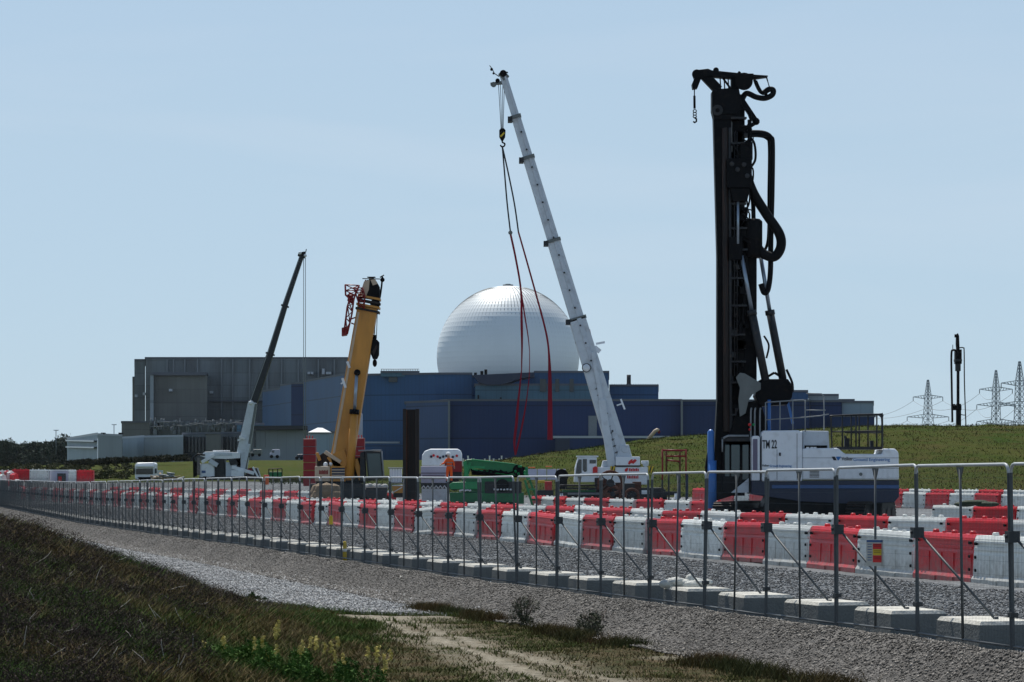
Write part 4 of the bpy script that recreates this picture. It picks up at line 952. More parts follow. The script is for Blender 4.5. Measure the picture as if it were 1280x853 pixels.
barrier_row([(26,89),(19,106),(16.2,112.6)], 'the short row behind the rig', 'third row of barriers beside the rig', True)
barrier_row([(9.3,124),(6.6,131),(3.2,139),(1.0,151)], 'the row by the green machine', 'third row of barriers behind the green machine', True)
barrier_row([(34,155),(29,166),(24.5,178),(14,215)], 'the row before last', 'fourth row of barriers', True)
barrier_row([(42,185),(33,202),(28,213),(18,234)], 'the row nearest the bank', 'furthest row of barriers', False)
barrier_row([(-7,165),(-12,182),(-22,208),(-34,236)], 'the row past the crane', 'barriers beyond the yellow crane', True)
# large barriers on the bank, far left
X_ = []
for i, (a, b, col) in enumerate(((-8,15,'white'),(15.5,37,'red'),(37.5,61,'white'),(86,96,'white'),(96.5,117.5,'red'))):
    Y = 252.; xm = ((a+b)/2-640)/F*Y; o = bpy.data.objects.new('road_barrier', BM[col]); COL.objects.link(o); o.location = (xm, Y, H(xm, Y)+.0); o.scale = ((b-a)/F*Y/2.92, 1.3, 1.1)
    tag(o, 'half hidden white barrier on the earth bank at the photo edge' if i == 0 else '%s barrier on the earth bank %s the small lilac cabin' % ((['white','red','white','white','red'][i] if i else 'half hidden white'), ['at the photo edge far from', 'two along from', 'directly west of', 'squeezed in directly east of', 'one beyond, east of'][i]), 'barrier', 'barriers on the far bank')
t0 = T('site_cabin', 'small pale lilac site cabin with a dark window on the far bank', 'cabin', 75.5, 604, 253); mb = MB(); t0.rect(mb, 62, 89, 588.5, 607, -.3, 1.8); mb.build('wall', 'pale lilac panel', t0.o)
mb = MB(); t0.rect(mb, 61.5, 89.5, 587.4, 588.7, -.4, 1.9); mb.build('roof', 'canvas white', t0.o); mb = MB(); t0.rect(mb, 71.5, 82, 592, 602.5, -.36, -.3); mb.build('window', 'window dark', t0.o); mb = MB(); t0.rect(mb, 73, 77, 596, 602, -.4, -.36); mb.build('poster', 'red plastic', t0.o)

# ------------------------------------------------------------------ drilling rig "TM 22"
t = T('drilling_rig', 'tall black masted drilling rig with a white engine body marked TM 22', 'drilling rig', 1035, 660, 115)
o = t.o; s = t.s
def add(name, m, fn, par=None, bevel=0):
    mb = MB(); fn(mb); return mb.build(name, m, par or o, bevel)
add('mast', ['black steel', 'dark rusty steel', 'dark grey steel'], lambda mb: (t.poly(mb, [(891,112),(914,110),(916,330),(915,620),(890,628),(896.5,500),(896.5,320)], -.35, .35),
    t.rect(mb, 915.5, 931, 118, 560, -.05, .55), t.line(mb, [(906,160,-.42),(908,540,-.42)], .13, 8, 1), t.line(mb, [(912,160,-.38),(913.5,600,-.38)], .08, 8, 2),
    t.rect(mb, 893, 921, 140, 143, -.45, .4), t.rect(mb, 898, 931, 505, 620, -.3, .6)), bevel=.02)
for _ in range(70): add('mast_fitting', ['black steel', 'dark grey steel'], lambda mb: mb.box(*(lambda p, a, b, c: (p.x-a, p.x+a, p.y-.1, p.y+c, p.z-b, p.z+b))(t.p(random.uniform(915, 932), random.uniform(160, 560), -.3), random.uniform(.04,.16), random.uniform(.05,.3), random.uniform(.1,.4)), random.choice((0,0,1))))
add('mast_head', ['black steel', 'dark grey steel'], lambda mb: (t.poly(mb, [(867,88),(885,86),(890,88),(945,93.5),(960,94.5),(960,95.8),(945,98),(936,98.5),(915,98),(893,96),(884,95.5),(877,97),(872,110),(866,111),(865,105),(868,98),(866,92)], -.25, .25),
    mb.bar(t.p(879,93), t.p(898,113), .38), t.rect(mb, 914, 924, 96, 113, -.22, .22), [mb.bar(t.p(a_,96), t.p(a_+1,113), .05) for a_ in (900,905,910)], mb.bar(t.p(903,97), t.p(914,112), .08), mb.bar(t.p(919,98,-.3), t.p(925,90,-.3), .12), t.rect(mb, 925, 942, 92, 99, -.35, .35),
    t.poly(mb, [(890,114),(924,112),(927,128),(923,150),(893,150),(890,138)], -.4, .4), mb.cyl(t.p(897,138,-.5), t.p(897,138,.5), .22, 16, 1), mb.cyl(t.p(897,138,-.53), t.p(897,138,.53), .09, 12, 0),
    mb.cyl(t.p(871,93,-.3), t.p(871,93,.3), .2, 16), mb.cyl(t.p(895,88,-.2), t.p(895,88,.2), .12, 12)), bevel=.015)
add('winch_drum', 'black steel', lambda mb: (mb.cyl(t.p(930,102,-.45), t.p(930,102,.45), .31, 20), mb.cyl(t.p(930,102,-.5), t.p(930,102,-.42), .36, 20), mb.cyl(t.p(930,102,.42), t.p(930,102,.5), .36, 20)))
add('hoist_rope', 'black steel', lambda mb: t.line(mb, [(868,108),(868,136)], .025))
add('hook_chain', 'black steel', lambda mb: (t.line(mb, [(868,120),(868.2,136)], .055), [mb.tube([Vector(t.p(868.5,139+3.4*i))+Vector((.07*math.cos(a_), 0 if i%2 else .07*math.sin(a_)*0, .06*math.sin(a_))) for a_ in [j*math.pi/4 for j in range(9)]], .022, 5) for i in range(3)], t.line(mb, [(868,147),(870.5,149),(870.5,152),(868.5,153.5),(866.5,152)], .04)))
def curve(pts, n=8):
    out = []; P = [Vector((*q, 0)) if len(q) == 2 else Vector(q) for q in pts]
    for i in range(len(P)-1):
        p0, p1, p2, p3 = P[max(i-1,0)], P[i], P[i+1], P[min(i+2, len(P)-1)]
        for k_ in range(n):
            u = k_/n; out.append(tuple(.5*((2*p1)+(-p0+p2)*u+(2*p0-5*p1+4*p2-p3)*u*u+(-p0+3*p1-3*p2+p3)*u**3)))
    out.append(tuple(P[-1])); return out
for pts, r_ in (([(927,126),(933,117),(945,121.5),(956,123),(965,119),(966.5,113),(961,112),(954,117)], .115), ([(943,100),(946,108),(950,115),(955,118)], .06), ([(945,101),(949,110),(953,116),(959,119)], .05),
    ([(925,168,.1),(940,166,.1),(955,167,.1),(963,172,.1),(965.5,182,.1),(965,240,.1),(963.5,300,.1),(963,340,.1),(960,362,.1),(955,366,.1),(951,355,.1)], .11), ([(925,172,.3),(945,170,.3),(958,173,.3),(961.5,184,.3),(961,240,.3),(960,300,.3),(952,318,.3)], .06),
    ([(930,185,-.2),(933,215,-.2),(941,240,-.2),(958,268,-.2),(974,292,-.2),(976,309,-.2),(968,321,-.2),(955,318,-.2),(947,310,-.2)], .20), ([(935,185,0),(937,225,0),(941,250,0),(942,275,0)], .09), ([(914,180,-.5),(922,190,-.5),(925,215,-.5)], .05), ([(936,170,.2),(943,180,.2),(944,200,.2),(936,212,.2)], .05),
    ([(926,310,-.3),(933,330,-.3),(930,380,-.3),(925,440,-.3)], .07), ([(955,420,.2),(961,432,.2),(958,448,.2)], .04), ([(983,462,0),(990,478,0),(991,490,0)], .05), ([(887,560,-.3),(883,585,-.3),(885,612,-.3),(889,620,-.3)], .06)):
    add('hydraulic_hose', 'black rubber', lambda mb: t.line(mb, curve(pts), r_, 8))
rg = random.Random(77)
for i in range(16):
    y_ = rg.uniform(135, 300); x_ = rg.uniform(928, 936); k_ = rg.uniform(3, 10)
    add('thin_hose', 'black rubber', lambda mb: t.line(mb, curve([(x_-4,y_,-.5),(x_+k_,y_+rg.uniform(2,8),-.5),(x_+k_*.8,y_+rg.uniform(14,24),-.4),(x_-3,y_+rg.uniform(24,34),-.3)], 5), rg.uniform(.02,.04), 5))
for i in range(12):
    y_ = 150+i*33+rg.uniform(-6, 6); add('mast_bracket', 'dark grey steel', lambda mb: t.rect(mb, 914, 931+rg.uniform(0,4), y_, y_+2.2, -.5, -.1))
add('mast_ladder', 'dark grey steel', lambda mb: (t.line(mb, [(918.2,165,-.5),(918.2,470,-.5)], .018, 4), t.line(mb, [(921.5,165,-.5),(921.5,470,-.5)], .018, 4), [t.line(mb, [(918.2,168+i*9,-.5),(921.5,168+i*9,-.5)], .014, 4) for i in range(33)]))
add('gantry_arm', 'black steel', lambda mb: (mb.bar(t.p(926,124), t.p(944,151), .22), mb.bar(t.p(944,154), t.p(930,163), .15), mb.bar(t.p(926,169), t.p(962,170), .10), mb.bar(t.p(930,128), t.p(938,150), .06), mb.bar(t.p(937,150), t.p(937,200), .16), mb.bar(t.p(957,95,-.1), t.p(963,112,-.1), .03), t.line(mb, [(958,94.5),(962,111)], .02), mb.ball(t.p(945,152), .16, 0, 10)))
add('rotary_head', ['black steel', 'dark grey steel'], lambda mb: (t.rect(mb, 909, 940, 198, 235, -.75, .1), t.poly(mb, [(912,235),(938,235),(934,252),(916,252)], -.7, .1), t.rect(mb, 925, 941, 178, 200, -.5, .1, 0), [mb.cyl(t.p(a_,b_,-.85), t.p(a_,b_,-.7), .1, 10, 1) for a_, b_ in ((915,205),(922,212),(930,206),(934,220))]), bevel=.03)
add('kelly_rod', 'chrome rod', lambda mb: (t.line(mb, [(922.5,250,-.6),(922.5,305,-.6)], .055, 10), t.line(mb, [(904,165,-.45),(904,205,-.45)], .035, 8)))
add('power_pack_drum', 'black steel', lambda mb: (mb.tube([t.p(940.5,274,-.1), t.p(940.5,277,-.1), t.p(940.5,318,-.1), t.p(940.5,322,-.1)], [.30,.41,.41,.34], 20), t.rect(mb, 927, 951, 300, 322, -.3, .3), t.rect(mb, 926, 946, 322, 480, .05, .55), t.rect(mb, 911, 928, 296, 325, -.6, 0)), bevel=.02)
for nm, a_, b_, c_ in (('ram', (927,320,-.45), (939.5,388,-.45), (957,476,-.45)), ('ram', (951,322,.35), (962,388,.35), (978.5,474,.35))):
    rm = add('hydraulic_ram', 'dark grey steel', lambda mb: (mb.tube([t.p(*b_), t.p(*c_)], .165, 12), mb.tube([t.p(*b_), t.p(b_[0]+1, b_[1]+6, b_[2])], .2, 12)))
    add('piston_rod', 'chrome rod', lambda mb: mb.tube([t.p(*a_), t.p(*b_)], .085, 10), rm)
add('pivot_block', ['black steel', 'dark grey steel'], lambda mb: (t.poly(mb, [(948,478),(962,474),(985,474),(992,484),(990,497),(984,506),(950,508),(944,495)], -.6, .6), mb.cyl(t.p(988,485,-.7), t.p(988,485,.7), .12, 12), t.poly(mb, [(925,505),(950,500),(962,540),(960,560),(905,560)], -.5, .5), mb.bar(t.p(948,478,.3), t.p(968,466,.3), .1), mb.bar(t.p(968,466,.3), t.p(984,476,.3), .1)), bevel=.02)
add('link_plate', 'grey steel', lambda mb: t.poly(mb, [(920,472),(925,466),(931,467),(951,479),(951,487),(941,493),(936,500),(932,517),(925,521),(923,500),(925,485)], -.75, -.62), bevel=.01)
add('cab', ['black steel', 'dark grey steel', 'teal glass'], lambda mb: (t.rect(mb, 903, 939, 552, 616, -.5, .9), t.rect(mb, 906, 912, 556, 596, -.54, -.5, 2), t.rect(mb, 914, 925, 556, 596, -.54, -.5, 2), t.rect(mb, 928, 936, 556, 600, -.54, -.5, 2), t.rect(mb, 902, 940, 546.5, 552, -.6, 1.0, 1)), bevel=.02)
add('cab_rail', 'galvanised steel', lambda mb: (t.line(mb, [(904,548,-.7),(910,545,-.7),(936,545,-.7)], .045, 8), t.line(mb, [(903,549,-.7),(903,565,-.7)], .03, 8)))
add('track_guard', 'grey white paint', lambda mb: t.poly(mb, [(936,598),(936,616),(914,616)], -.75, -.6))
for a_ in (938.5, 943.5, 950): add('ladder_post', 'galvanised steel', lambda mb: t.line(mb, curve([(a_,552,-.6),(a_,515,-.6),(a_+1.5,511,-.6)]), .04, 6))
add('signal_light', ['bright red paint', 'bright green paint'], lambda mb: (mb.ball(t.p(937,531,-.7), .07, 0, 8), mb.ball(t.p(942,531,-.7), .06, 1, 8), mb.ball(t.p(937,537,-.7), .05, 0, 8)))
bp = add('blue_cylinder', ['sky blue paint', 'black steel'], lambda mb: (mb.tube([t.p(888.5,537,-.3), t.p(888.5,540,-.3), t.p(888.5,622,-.3)], [.05,.14,.16], 16), mb.tube([t.p(890,576,-.3), t.p(890,636,-.3)], .19, 16)))
# white bodywork
def chamfer_body(name, m, pts, d0, d1, bev=.05): return add(name, m, lambda mb: t.poly(mb, pts, d0, d1), bevel=bev)
chamfer_body('radiator_column', 'white paint', [(940,547),(942,545),(948,545),(950,547),(950,601),(940,601)], -1.2, 1.0, .03)
add('louvre', 'purple louvre', lambda mb: t.rect(mb, 941.2, 946.8, 549, 590, -1.23, -1.2))
chamfer_body('engine_housing', 'white paint', [(952,541),(955,538.5),(998,538),(1003,541),(1003,602),(952,602)], -1.25, 1.25, .06)
chamfer_body('rear_housing', 'grey white paint', [(1003.5,538.5),(1036,539),(1037,562),(1003.5,562)], -.9, 1.3, .04)
add('dark_gap_strip', 'black steel', lambda mb: t.rect(mb, 1006, 1034, 557, 561.5, -.98, -.9))  # black strip standing in for the dark gap under the rear housing
hb = MB(); ht = []
A = [(1003,561.5),(1008,560.5),(1048,560.3),(1056,567.5),(1103,567.8),(1104,561),(1119,561),(1123.5,566),(1124,600),(1003,600)]
t.poly(hb, A, -1.2, 1.5); hb.build('counterweight_housing', 'white paint', o, .07)
add('lower_skirt', ['navy paint', 'blue stripe paint', 'black steel'], lambda mb: (t.poly(mb, [(940,601),(1124,600.5),(1124,621),(1118,628),(1060,630),(1000,627),(940,618)], -1.15, 1.4), t.rect(mb, 965, 1124, 606.5, 611, -1.19, -1.15, 1)), bevel=.04)
add('panel_line', 'dark grey steel', lambda mb: (t.rect(mb, 971, 971.5, 562, 600, -1.256, -1.25), t.rect(mb, 996, 996.6, 542, 600, -1.256, -1.25), t.rect(mb, 951.6, 952.2, 545, 602, -1.256, -1.25), t.rect(mb, 1003, 1124, 572.4, 572.8, -1.206, -1.2), t.rect(mb, 1003, 1124, 585.4, 585.8, -1.206, -1.2)))
for q_ in range(5): add('vent_slot', 'dark grey steel', lambda mb: t.rect(mb, 1012, 1024, 589+q_*1.8, 589.8+q_*1.8, -1.215, -1.2))
add('door_handle', 'black steel', lambda mb: t.rect(mb, 974, 976, 566, 570, -1.29, -1.25))
add('maker_badge', 'grey steel', lambda mb: mb.cyl(t.p(1076,593,-1.23), t.p(1076,593,-1.2), .07, 12))
for nm_, x_ in (('roof_hatch', 1008), ('roof_hatch', 1013), ('roof_hatch', 1017)): add(nm_, 'canvas white', lambda mb: mb.bar(t.p(x_,560.2,-1.1), t.p(x_+3.5,560.2,-1.1), .08, .06))
def wtext(body, px, py, hpx, wpx, m, dy, name='lettering', bold=.0):
    tx = text(body, 1.0, (0,0,0), m, o, name, bold); bb = [v.co.x for v in tx.data.vertices]; w_ = max(bb)-min(bb); hb_ = [v.co.y for v in tx.data.vertices]; h_ = max(hb_)-min(hb_)
    tx.scale = (wpx/s/w_, hpx/s/h_, 1); tx.location = t.p(px, py, dy); return tx
wtext('TM 22', 953, 560.5, 10.5, 18, 'lettering black', -1.262, bold=.02)
wtext('Volker', 1052, 575.7, 4.3, 14, 'lettering black', -1.212, bold=.012); wtext('Ground Engineering', 1066.6, 576.5, 5.2, 45, 'lettering blue', -1.212, bold=.004)
wtext('Volker', 952.5, 583.3, 2.7, 9, 'lettering black', -1.262, bold=.01); wtext('Ground Engineering', 962, 583.8, 3.4, 27, 'lettering blue', -1.262, bold=.01)
add('logo', ['lettering black', 'lettering blue'], lambda mb: (t.poly(mb, [(1039.5,571),(1043.5,571),(1046,575.6),(1042,575.6)], -1.212, -1.2), t.poly(mb, [(1045,571),(1051.5,571),(1048.5,575.6),(1047,575.6)], -1.212, -1.2, 1)))
# walkway rails and rear cage
def rail(name, pts, posts, r_=.028, m='galvanised steel'):
    for q in pts: add('handrail', m, lambda mb: t.line(mb, q, r_, 6))
    for q in posts: add('rail_post', m, lambda mb: t.line(mb, q, r_, 6))
rail('guard_rail', [[(957,505,-1.0),(958,503,-1.0),(1004,500,-1.0),(1007,502,-1.0)], [(957,525,-1.0),(1004,522,-1.0),(1025,520,-1.0),(1036,518,-1.0)], [(1007,513,-1),(1032,513,-1)], [(1008,492,.6),(1027,492.5,.6),(1030,496,.6)]], [[(957,540,-1.0),(957,503,-1.0)], [(975,540,-1.0),(975,502,-1.0)], [(1006.5,540,-1.0),(1006.5,500,-1.0)], [(991,540,-1.0),(991,501,-1.0)], [(1030,538,.6),(1030,496,.6)]])
add('blue_post', 'sky blue paint', lambda mb: (t.line(mb, [(961.5,540,-.6),(961.5,500,-.6)], .07, 8), mb.bar(t.p(984,500,-.2), t.p(991,530,-.2), .1)))
add('access_cage', 'dark grey steel', lambda mb: ([t.line(mb, curve(q, 4), .034, 6) for q in ([(1040,560,-1),(1039,524,-1),(1042,520,-1),(1098,518,-1),(1102,521,-1),(1102.5,560,-1)], [(1040,540,-1),(1102,539,-1)], [(1056,520,.9),(1100,519,.9),(1103,523,.9),(1103,560,.9)], [(1056,541,.9),(1103,541,.9)])],
    [t.line(mb, q, .034, 6) for q in ([(1053,560,-1),(1053,520,-1)], [(1064,560,-1),(1064,519,-1)], [(1070,560,-1),(1070,519,-1)], [(1074,560,.9),(1074,519,.9)], [(1096,560,-1),(1096,519,-1)], [(1099,519,-1),(1103,523,.9)], [(1085,560,.9),(1085,520,.9)])],
    t.rect(mb, 1046, 1103, 558.5, 562, -1.1, 1.0), t.rect(mb, 1056, 1062, 548, 560, -.2, .1), mb.bar(t.p(1056,545,0), t.p(1061,558,0), .1), t.rect(mb, 1088, 1092, 551, 560, -.2, .1)))
add('undercarriage', 'black steel', lambda mb: (t.poly(mb, [(960,620),(1105,620),(1100,652),(1060,658),(985,658),(950,640)], -1.0, 1.0), t.line(mb, [(925,645,-.6),(1100,645,-.6)], .35, 10)), bevel=.05)
def track(cx, dirdeg, Lh, W_, hh_, cy=0):
    mb = MB(); n = 26; path = []
    r_ = hh_/2
    for i in range(n):
        a_ = 2*math.pi*i/n; path.append(((Lh-r_)*(1 if math.cos(a_) > 0 else -1)+r_*math.cos(a_), r_+r_*math.sin(a_)))
    mb.prism(path, -W_/2, W_/2)
    per = []; tot = 0
    for i in range(80):      # grouser plates round the loop
        u = i/80*(4*(Lh-r_)+2*math.pi*r_); a1_ = 2*(Lh-r_)
        if u < a1_: p_ = (-(Lh-r_)+u, 0, 0)
        elif u < a1_+math.pi*r_: q_ = (u-a1_)/r_; p_ = ((Lh-r_)+r_*math.sin(q_), r_-r_*math.cos(q_), q_)
        elif u < 2*a1_+math.pi*r_: p_ = ((Lh-r_)-(u-a1_-math.pi*r_), 2*r_, math.pi)
        else: q_ = (u-2*a1_-math.pi*r_)/r_; p_ = (-(Lh-r_)-r_*math.sin(q_), r_+r_*math.cos(q_), math.pi+q_)
        nx_, nz_ = math.sin(p_[2]), -math.cos(p_[2]); c = Vector((p_[0]+nx_*.02, 0, p_[1]+nz_*.02)); mb.bar(c+Vector((0,-W_/2-.02,0)), c+Vector((0,W_/2+.02,0)), .035, .09, 1, up=(nx_,0,nz_))
    for x_ in np.linspace(-Lh+r_, Lh-r_, 6): mb.cyl((x_, -W_/2-.03, r_), (x_, W_/2+.03, r_), r_*.55, 14, 1)
    ob = mb.build('crawler_track', ['black steel', 'dark rusty steel'], o); ob.location = (t.p(cx, 660).x, cy, H(t.X0+t.p(cx, 660).x, t.Y+cy)-t.Z0+.04); ob.rotation_euler = (0, 0, R(dirdeg)); return ob
track(926, 68, 2.6, .75, .98, .2); track(1090, 68, 2.6, .75, .98, .2)

# ------------------------------------------------------------------ big white telescopic crane
t = T('mobile_crane', 'large white mobile crane with its long telescopic boom raised over the site', 'crane', 765, 640, 160, 'mobile cranes'); o = t.o; s = t.s
def quad(mb, a, b, wa, wb, d0, d1, mi=0):     # tapered beam drawn in elevation, widths in photo px
    a, b = Vector(a), Vector(b); d = (b-a).normalized(); n = Vector((-d.y, d.x)); t.poly(mb, [tuple(a+n*wa/2), tuple(b+n*wb/2), tuple(b-n*wb/2), tuple(a-n*wa/2)], d0, d1, mi)
axis0, axis1 = Vector((779,586)), Vector((629,94))
def ax(y): u = (586-y)/(586-94); return axis0.lerp(axis1, u)
secs = [(586,398,25,21,.50),(404,300,17.5,16.5,.40),(302,196,14.8,13.8,.34),(198,145,12,11.4,.28),(147,94,9.6,8.8,.22)]
for ya, yb, wa, wb, dp in secs:
    add('boom_section', ['boom white paint', 'grey white paint'], lambda mb: (quad(mb, ax(ya), ax(yb), wa, wb, -dp, dp), quad(mb, ax(ya)+Vector((2.5,0)), ax(yb)+Vector((2,0)), wa*.28, wb*.28, -dp-.05, -dp, 1)), bevel=.03)
for y_, w_ in ((398,23),(300,18.5),(196,16.5),(145,13.5)):
    add('boom_collar', ['grey steel', 'dark grey steel'], lambda mb: (quad(mb, ax(y_+2.2), ax(y_-1.6), w_, w_, -.5, .5), mb.box(*(lambda p: (p.x-.12, p.x+.14, -.55, .3, p.z-.2, p.z+.08))(t.p(ax(y_).x-w_*.5-.5, y_+4)), 1)))
add('boom_rib', 'dark grey steel', lambda mb: [mb.cyl(t.p(ax(y_).x+1, y_, -.6), t.p(ax(y_).x+1, y_, -.2), .055, 8) for y_ in range(165, 560, 22)])
add('head_sheave', ['grey steel', 'black steel'], lambda mb: (quad(mb, (633,98), (626,90), 9, 8, -.25, .25), mb.cyl(t.p(629,92,-.3), t.p(629,92,.3), .2, 16, 1), quad(mb, (629,103), (613,105), 4, 3, -.15, .15), mb.cyl(t.p(617,106,-.2), t.p(617,106,.2), .16, 12), mb.cyl(t.p(622,101,-.2), t.p(622,101,.2), .13, 12, 1), t.line(mb, [(624,96),(618,92),(615,86),(612,82)], .03), mb.ball(t.p(614.5,87), .09, 1, 8), mb.ball(t.p(617,92), .07, 1, 8), mb.bar(t.p(629,90), t.p(635,91), .08)))
add('lift_cylinder', 'boom white paint', lambda mb: (quad(mb, (765,584), (752,500), 10, 9, -.68, -.2), quad(mb, (752,502), (741,440), 5.5, 5, -.62, -.25)), bevel=.03)
add('boom_fittings', ['white paint', 'dark grey steel', 'red paint'], lambda mb: (mb.ball(t.p(733,460,-.5), .24, 0, 12), mb.cyl(t.p(733,460,-.3), t.p(733,460,-.6), .26, 16, 1), t.line(mb, [(737,412,-.4),(742,433,-.4),(736,455,-.4)], .03, 6, 2), t.line(mb, [(727,410,-.4),(729,428,-.4),(738,448,-.4)], .03, 6, 2), mb.bar(t.p(745,430,-.3), t.p(756,428,-.3), .12), mb.bar(t.p(743,434,-.3), t.p(750,440,-.3), .25), mb.bar(t.p(719,428), t.p(726,427), .15, mi=1), mb.bar(t.p(776,499), t.p(781,512), .1, mi=0), mb.bar(t.p(771,507), t.p(777,505), .08)))
add('boom_lettering', 'dark grey steel', lambda mb: [mb.bar(t.p(ax(y_).x-5+dx, y_, -.56), t.p(ax(y_).x-2+dx, y_-2.5, -.56), .03, .02) for y_ in range(487, 570, 8) for dx in (0, 1.6)])
for x0_, x1_ in ((623,626.3),(625.5,627.2),(628.5,628),(630.5,629)): add('hoist_rope', 'dark grey steel', lambda mb: t.line(mb, [(x0_,104,0),(x1_,161,0)], .018, 5))
add('hook_block', ['black steel', 'yellow paint'], lambda mb: (t.poly(mb, [(624,163),(626,160.5),(630,160.5),(632,163),(631.5,171),(629,175.5),(626.5,175.5),(624,171)], -.18, .18), t.poly(mb, [(625,170),(630,165),(631,167),(626,172)], -.19, -.18, 1), t.line(mb, curve([(628,175),(628,178),(631,180),(630,183),(627,183.5),(625.5,181.5)]), .05, 6)))
t.o2 = None
cab = add('cab', ['white paint', 'dark grey steel'], lambda mb: t.poly(mb, [(717.5,603),(719,585),(722.5,571.5),(746,571.5),(746,603)], -.8, .6), bevel=.05)
add('window', 'dark glass', lambda mb: (t.poly(mb, [(719.8,592),(721,580),(723.5,574.5),(727,574.5),(727,591),(724,592.5)], -.83, -.8), t.poly(mb, [(728.5,574),(733.5,574),(733.5,589),(731,590.5),(728.5,588)], -.83, -.8)), cab)
add('window', 'dark glass', lambda mb: t.rect(mb, 737, 745, 575, 579.5, -.83, -.8), cab)
add('roof_rack', 'white paint', lambda mb: (t.rect(mb, 721, 748, 569.8, 571.4, -.85, .65),), cab)
add('superstructure', ['white paint', 'grey white paint', 'dark grey steel'], lambda mb: (t.rect(mb, 746.5, 810, 584, 606, -.7, .9), t.poly(mb, [(752,584),(754,576),(768,575),(769,584)], -.5, .6, 1), t.rect(mb, 769.5, 800, 571, 582, -.8, .6), t.poly(mb, [(771,571),(775,557),(786,556),(790,571)], -.6, .5, 1), mb.cyl(t.p(781,562,-.65), t.p(781,562,.6), .2, 14, 1), t.rect(mb, 768, 801, 581.5, 583.5, -.75, .5, 2), mb.cyl(t.p(807,580,-.5), t.p(807,580,.3), .18, 12, 1), t.rect(mb, 802, 811, 576, 580, -.5, .2)), bevel=.03)
add('company_mark', 'bright red paint', lambda mb: (t.poly(mb, [(786,577),(789,574.5),(791,574.5),(790,576.5),(794,574),(796,576),(792,580),(789,579),(787,581),(785,580)], -.83, -.8), t.poly(mb, [(741,585),(744,583),(747,584),(747,591),(741,591.5)], -.86, -.8), t.poly(mb, [(781,587),(784,584.8),(785.5,586),(784,589.6),(781,589.6)], -.73, -.7), [t.rect(mb, 786.5+i*2.1, 788+i*2.1, 585.6+(i%2)*.6, 589.2, -.73, -.7) for i in range(6)], [t.rect(mb, 784+i*2.1, 785.4+i*2.1, 594.6+(i%3)*.4, 598.4, -.73, -.7) for i in range(7)], t.rect(mb, 741, 747, 592.5, 594.2, -.73, -.7)))
add('chevron_plate', ['yellow paint', 'black paint'], lambda mb: [(t.rect(mb, a_, a_+6, 583, 591, -.76, -.7), t.poly(mb, [(a_,591),(a_+2.4,583),(a_+4,583),(a_+1.8,591)], -.765, -.76, 1), t.poly(mb, [(a_+3.6,591),(a_+6,583.5),(a_+6,588),(a_+5,591)], -.765, -.76, 1)) for a_ in (763, 811)])
add('carrier', ['dark rusty steel', 'rusty steel', 'dark grey steel', 'white paint'], lambda mb: (t.rect(mb, 735, 832, 612, 624, -.8, 1.4, 2), t.rect(mb, 745, 800, 606, 613, -.9, 1.0, 0), t.poly(mb, [(800,610),(828,610),(834,616),(834,628),(800,628)], -.9, 1.2, 2), t.rect(mb, 802, 812, 613, 618, -.93, -.9, 3)), bevel=.03)
for x_ in (745, 764, 795, 812, 827): 
    wh = add('wheel', 'black rubber', lambda mb: mb.tube([t.p(x_,630.5,-1.1), t.p(x_,630.5,-1.05), t.p(x_,630.5,-.75), t.p(x_,630.5,-.7)], [.36,.42,.42,.36], 18)); add('rim', 'grey white paint', lambda mb: mb.cyl(t.p(x_,630.5,-1.13), t.p(x_,630.5,-1.08), .2, 14), wh)
add('outrigger', ['dark grey steel', 'white paint'], lambda mb: (mb.bar(t.p(735,617,-1.2), t.p(700,617,-2.2), .22), t.line(mb, [(702,617,-2.2),(702,639,-2.2)], .09, 8, 1), mb.cyl(t.p(702,640,-2.2), t.p(702,638,-2.2), .3, 12), mb.bar(t.p(828,617,-1.2), t.p(846,617,-2.2), .22), t.line(mb, [(845,617,-2.2),(845,639,-2.2)], .09, 8, 1), mb.cyl(t.p(845,640,-2.2), t.p(845,638,-2.2), .3, 12)))
# slings hanging from the hook
def strap(mb, t_, pts, widths):
    P = [t_.p(*q) for q in pts]; vs = []; fs = []
    for i, p in enumerate(P):
        d = (P[min(i+1,len(P)-1)]-P[max(i-1,0)]).normalized(); n_ = d.cross(Vector((0,1,0))).normalized(); w_ = widths[i]/t_.s/2
        for yy in (-.012, .012):
            vs += [p+n_*w_+Vector((0,yy,0)), p-n_*w_+Vector((0,yy,0))]
    for i in range(len(P)-1):
        a_, b_ = 4*i, 4*i+4; fs += [(a_, a_+1, b_+1, b_), (a_+2, b_+2, b_+3, a_+3), (a_, b_, b_+2, a_+2), (a_+1, a_+3, b_+3, b_+1)]
    mb.add(vs, fs, 0, True)
t1 = T('lifting_sling', 'long red looped lifting sling hanging in front of the dome, tied in a crossing loop', 'sling', 639, 290, 160, 'red slings on the white crane')
mb = MB(); mb.tube([t1.p(*q) for q in curve([(628,184),(631,220),(634,255),(638,290)])], .05, 6); mb.build('chain', 'dark grey steel', t1.o); mb = MB(); mb.ball(t1.p(638,291), .13, 0, 8); mb.build('shackle', 'grey steel', t1.o)
mb = MB(); q = curve([(638,292),(645,325),(651,362),(652,400),(652.5,430),(652,462)], 6); strap(mb, t1, q, list(np.interp(range(len(q)), [0,12,20,len(q)-1], [2.6,2.4,3.2,1.2])))
q = curve([(651,362,.1),(656,395,.1),(660,420,.1),(662,440,.1)], 6); strap(mb, t1, q, list(np.linspace(2.2, .9, len(q))))
q = curve([(652,462),(650,482),(647,510),(645.5,530),(643,552),(644,567)], 6); strap(mb, t1, q, list(np.interp(range(len(q)), [0,8,16,22,len(q)-1], [1.2,2.2,3.6,3.4,2])))
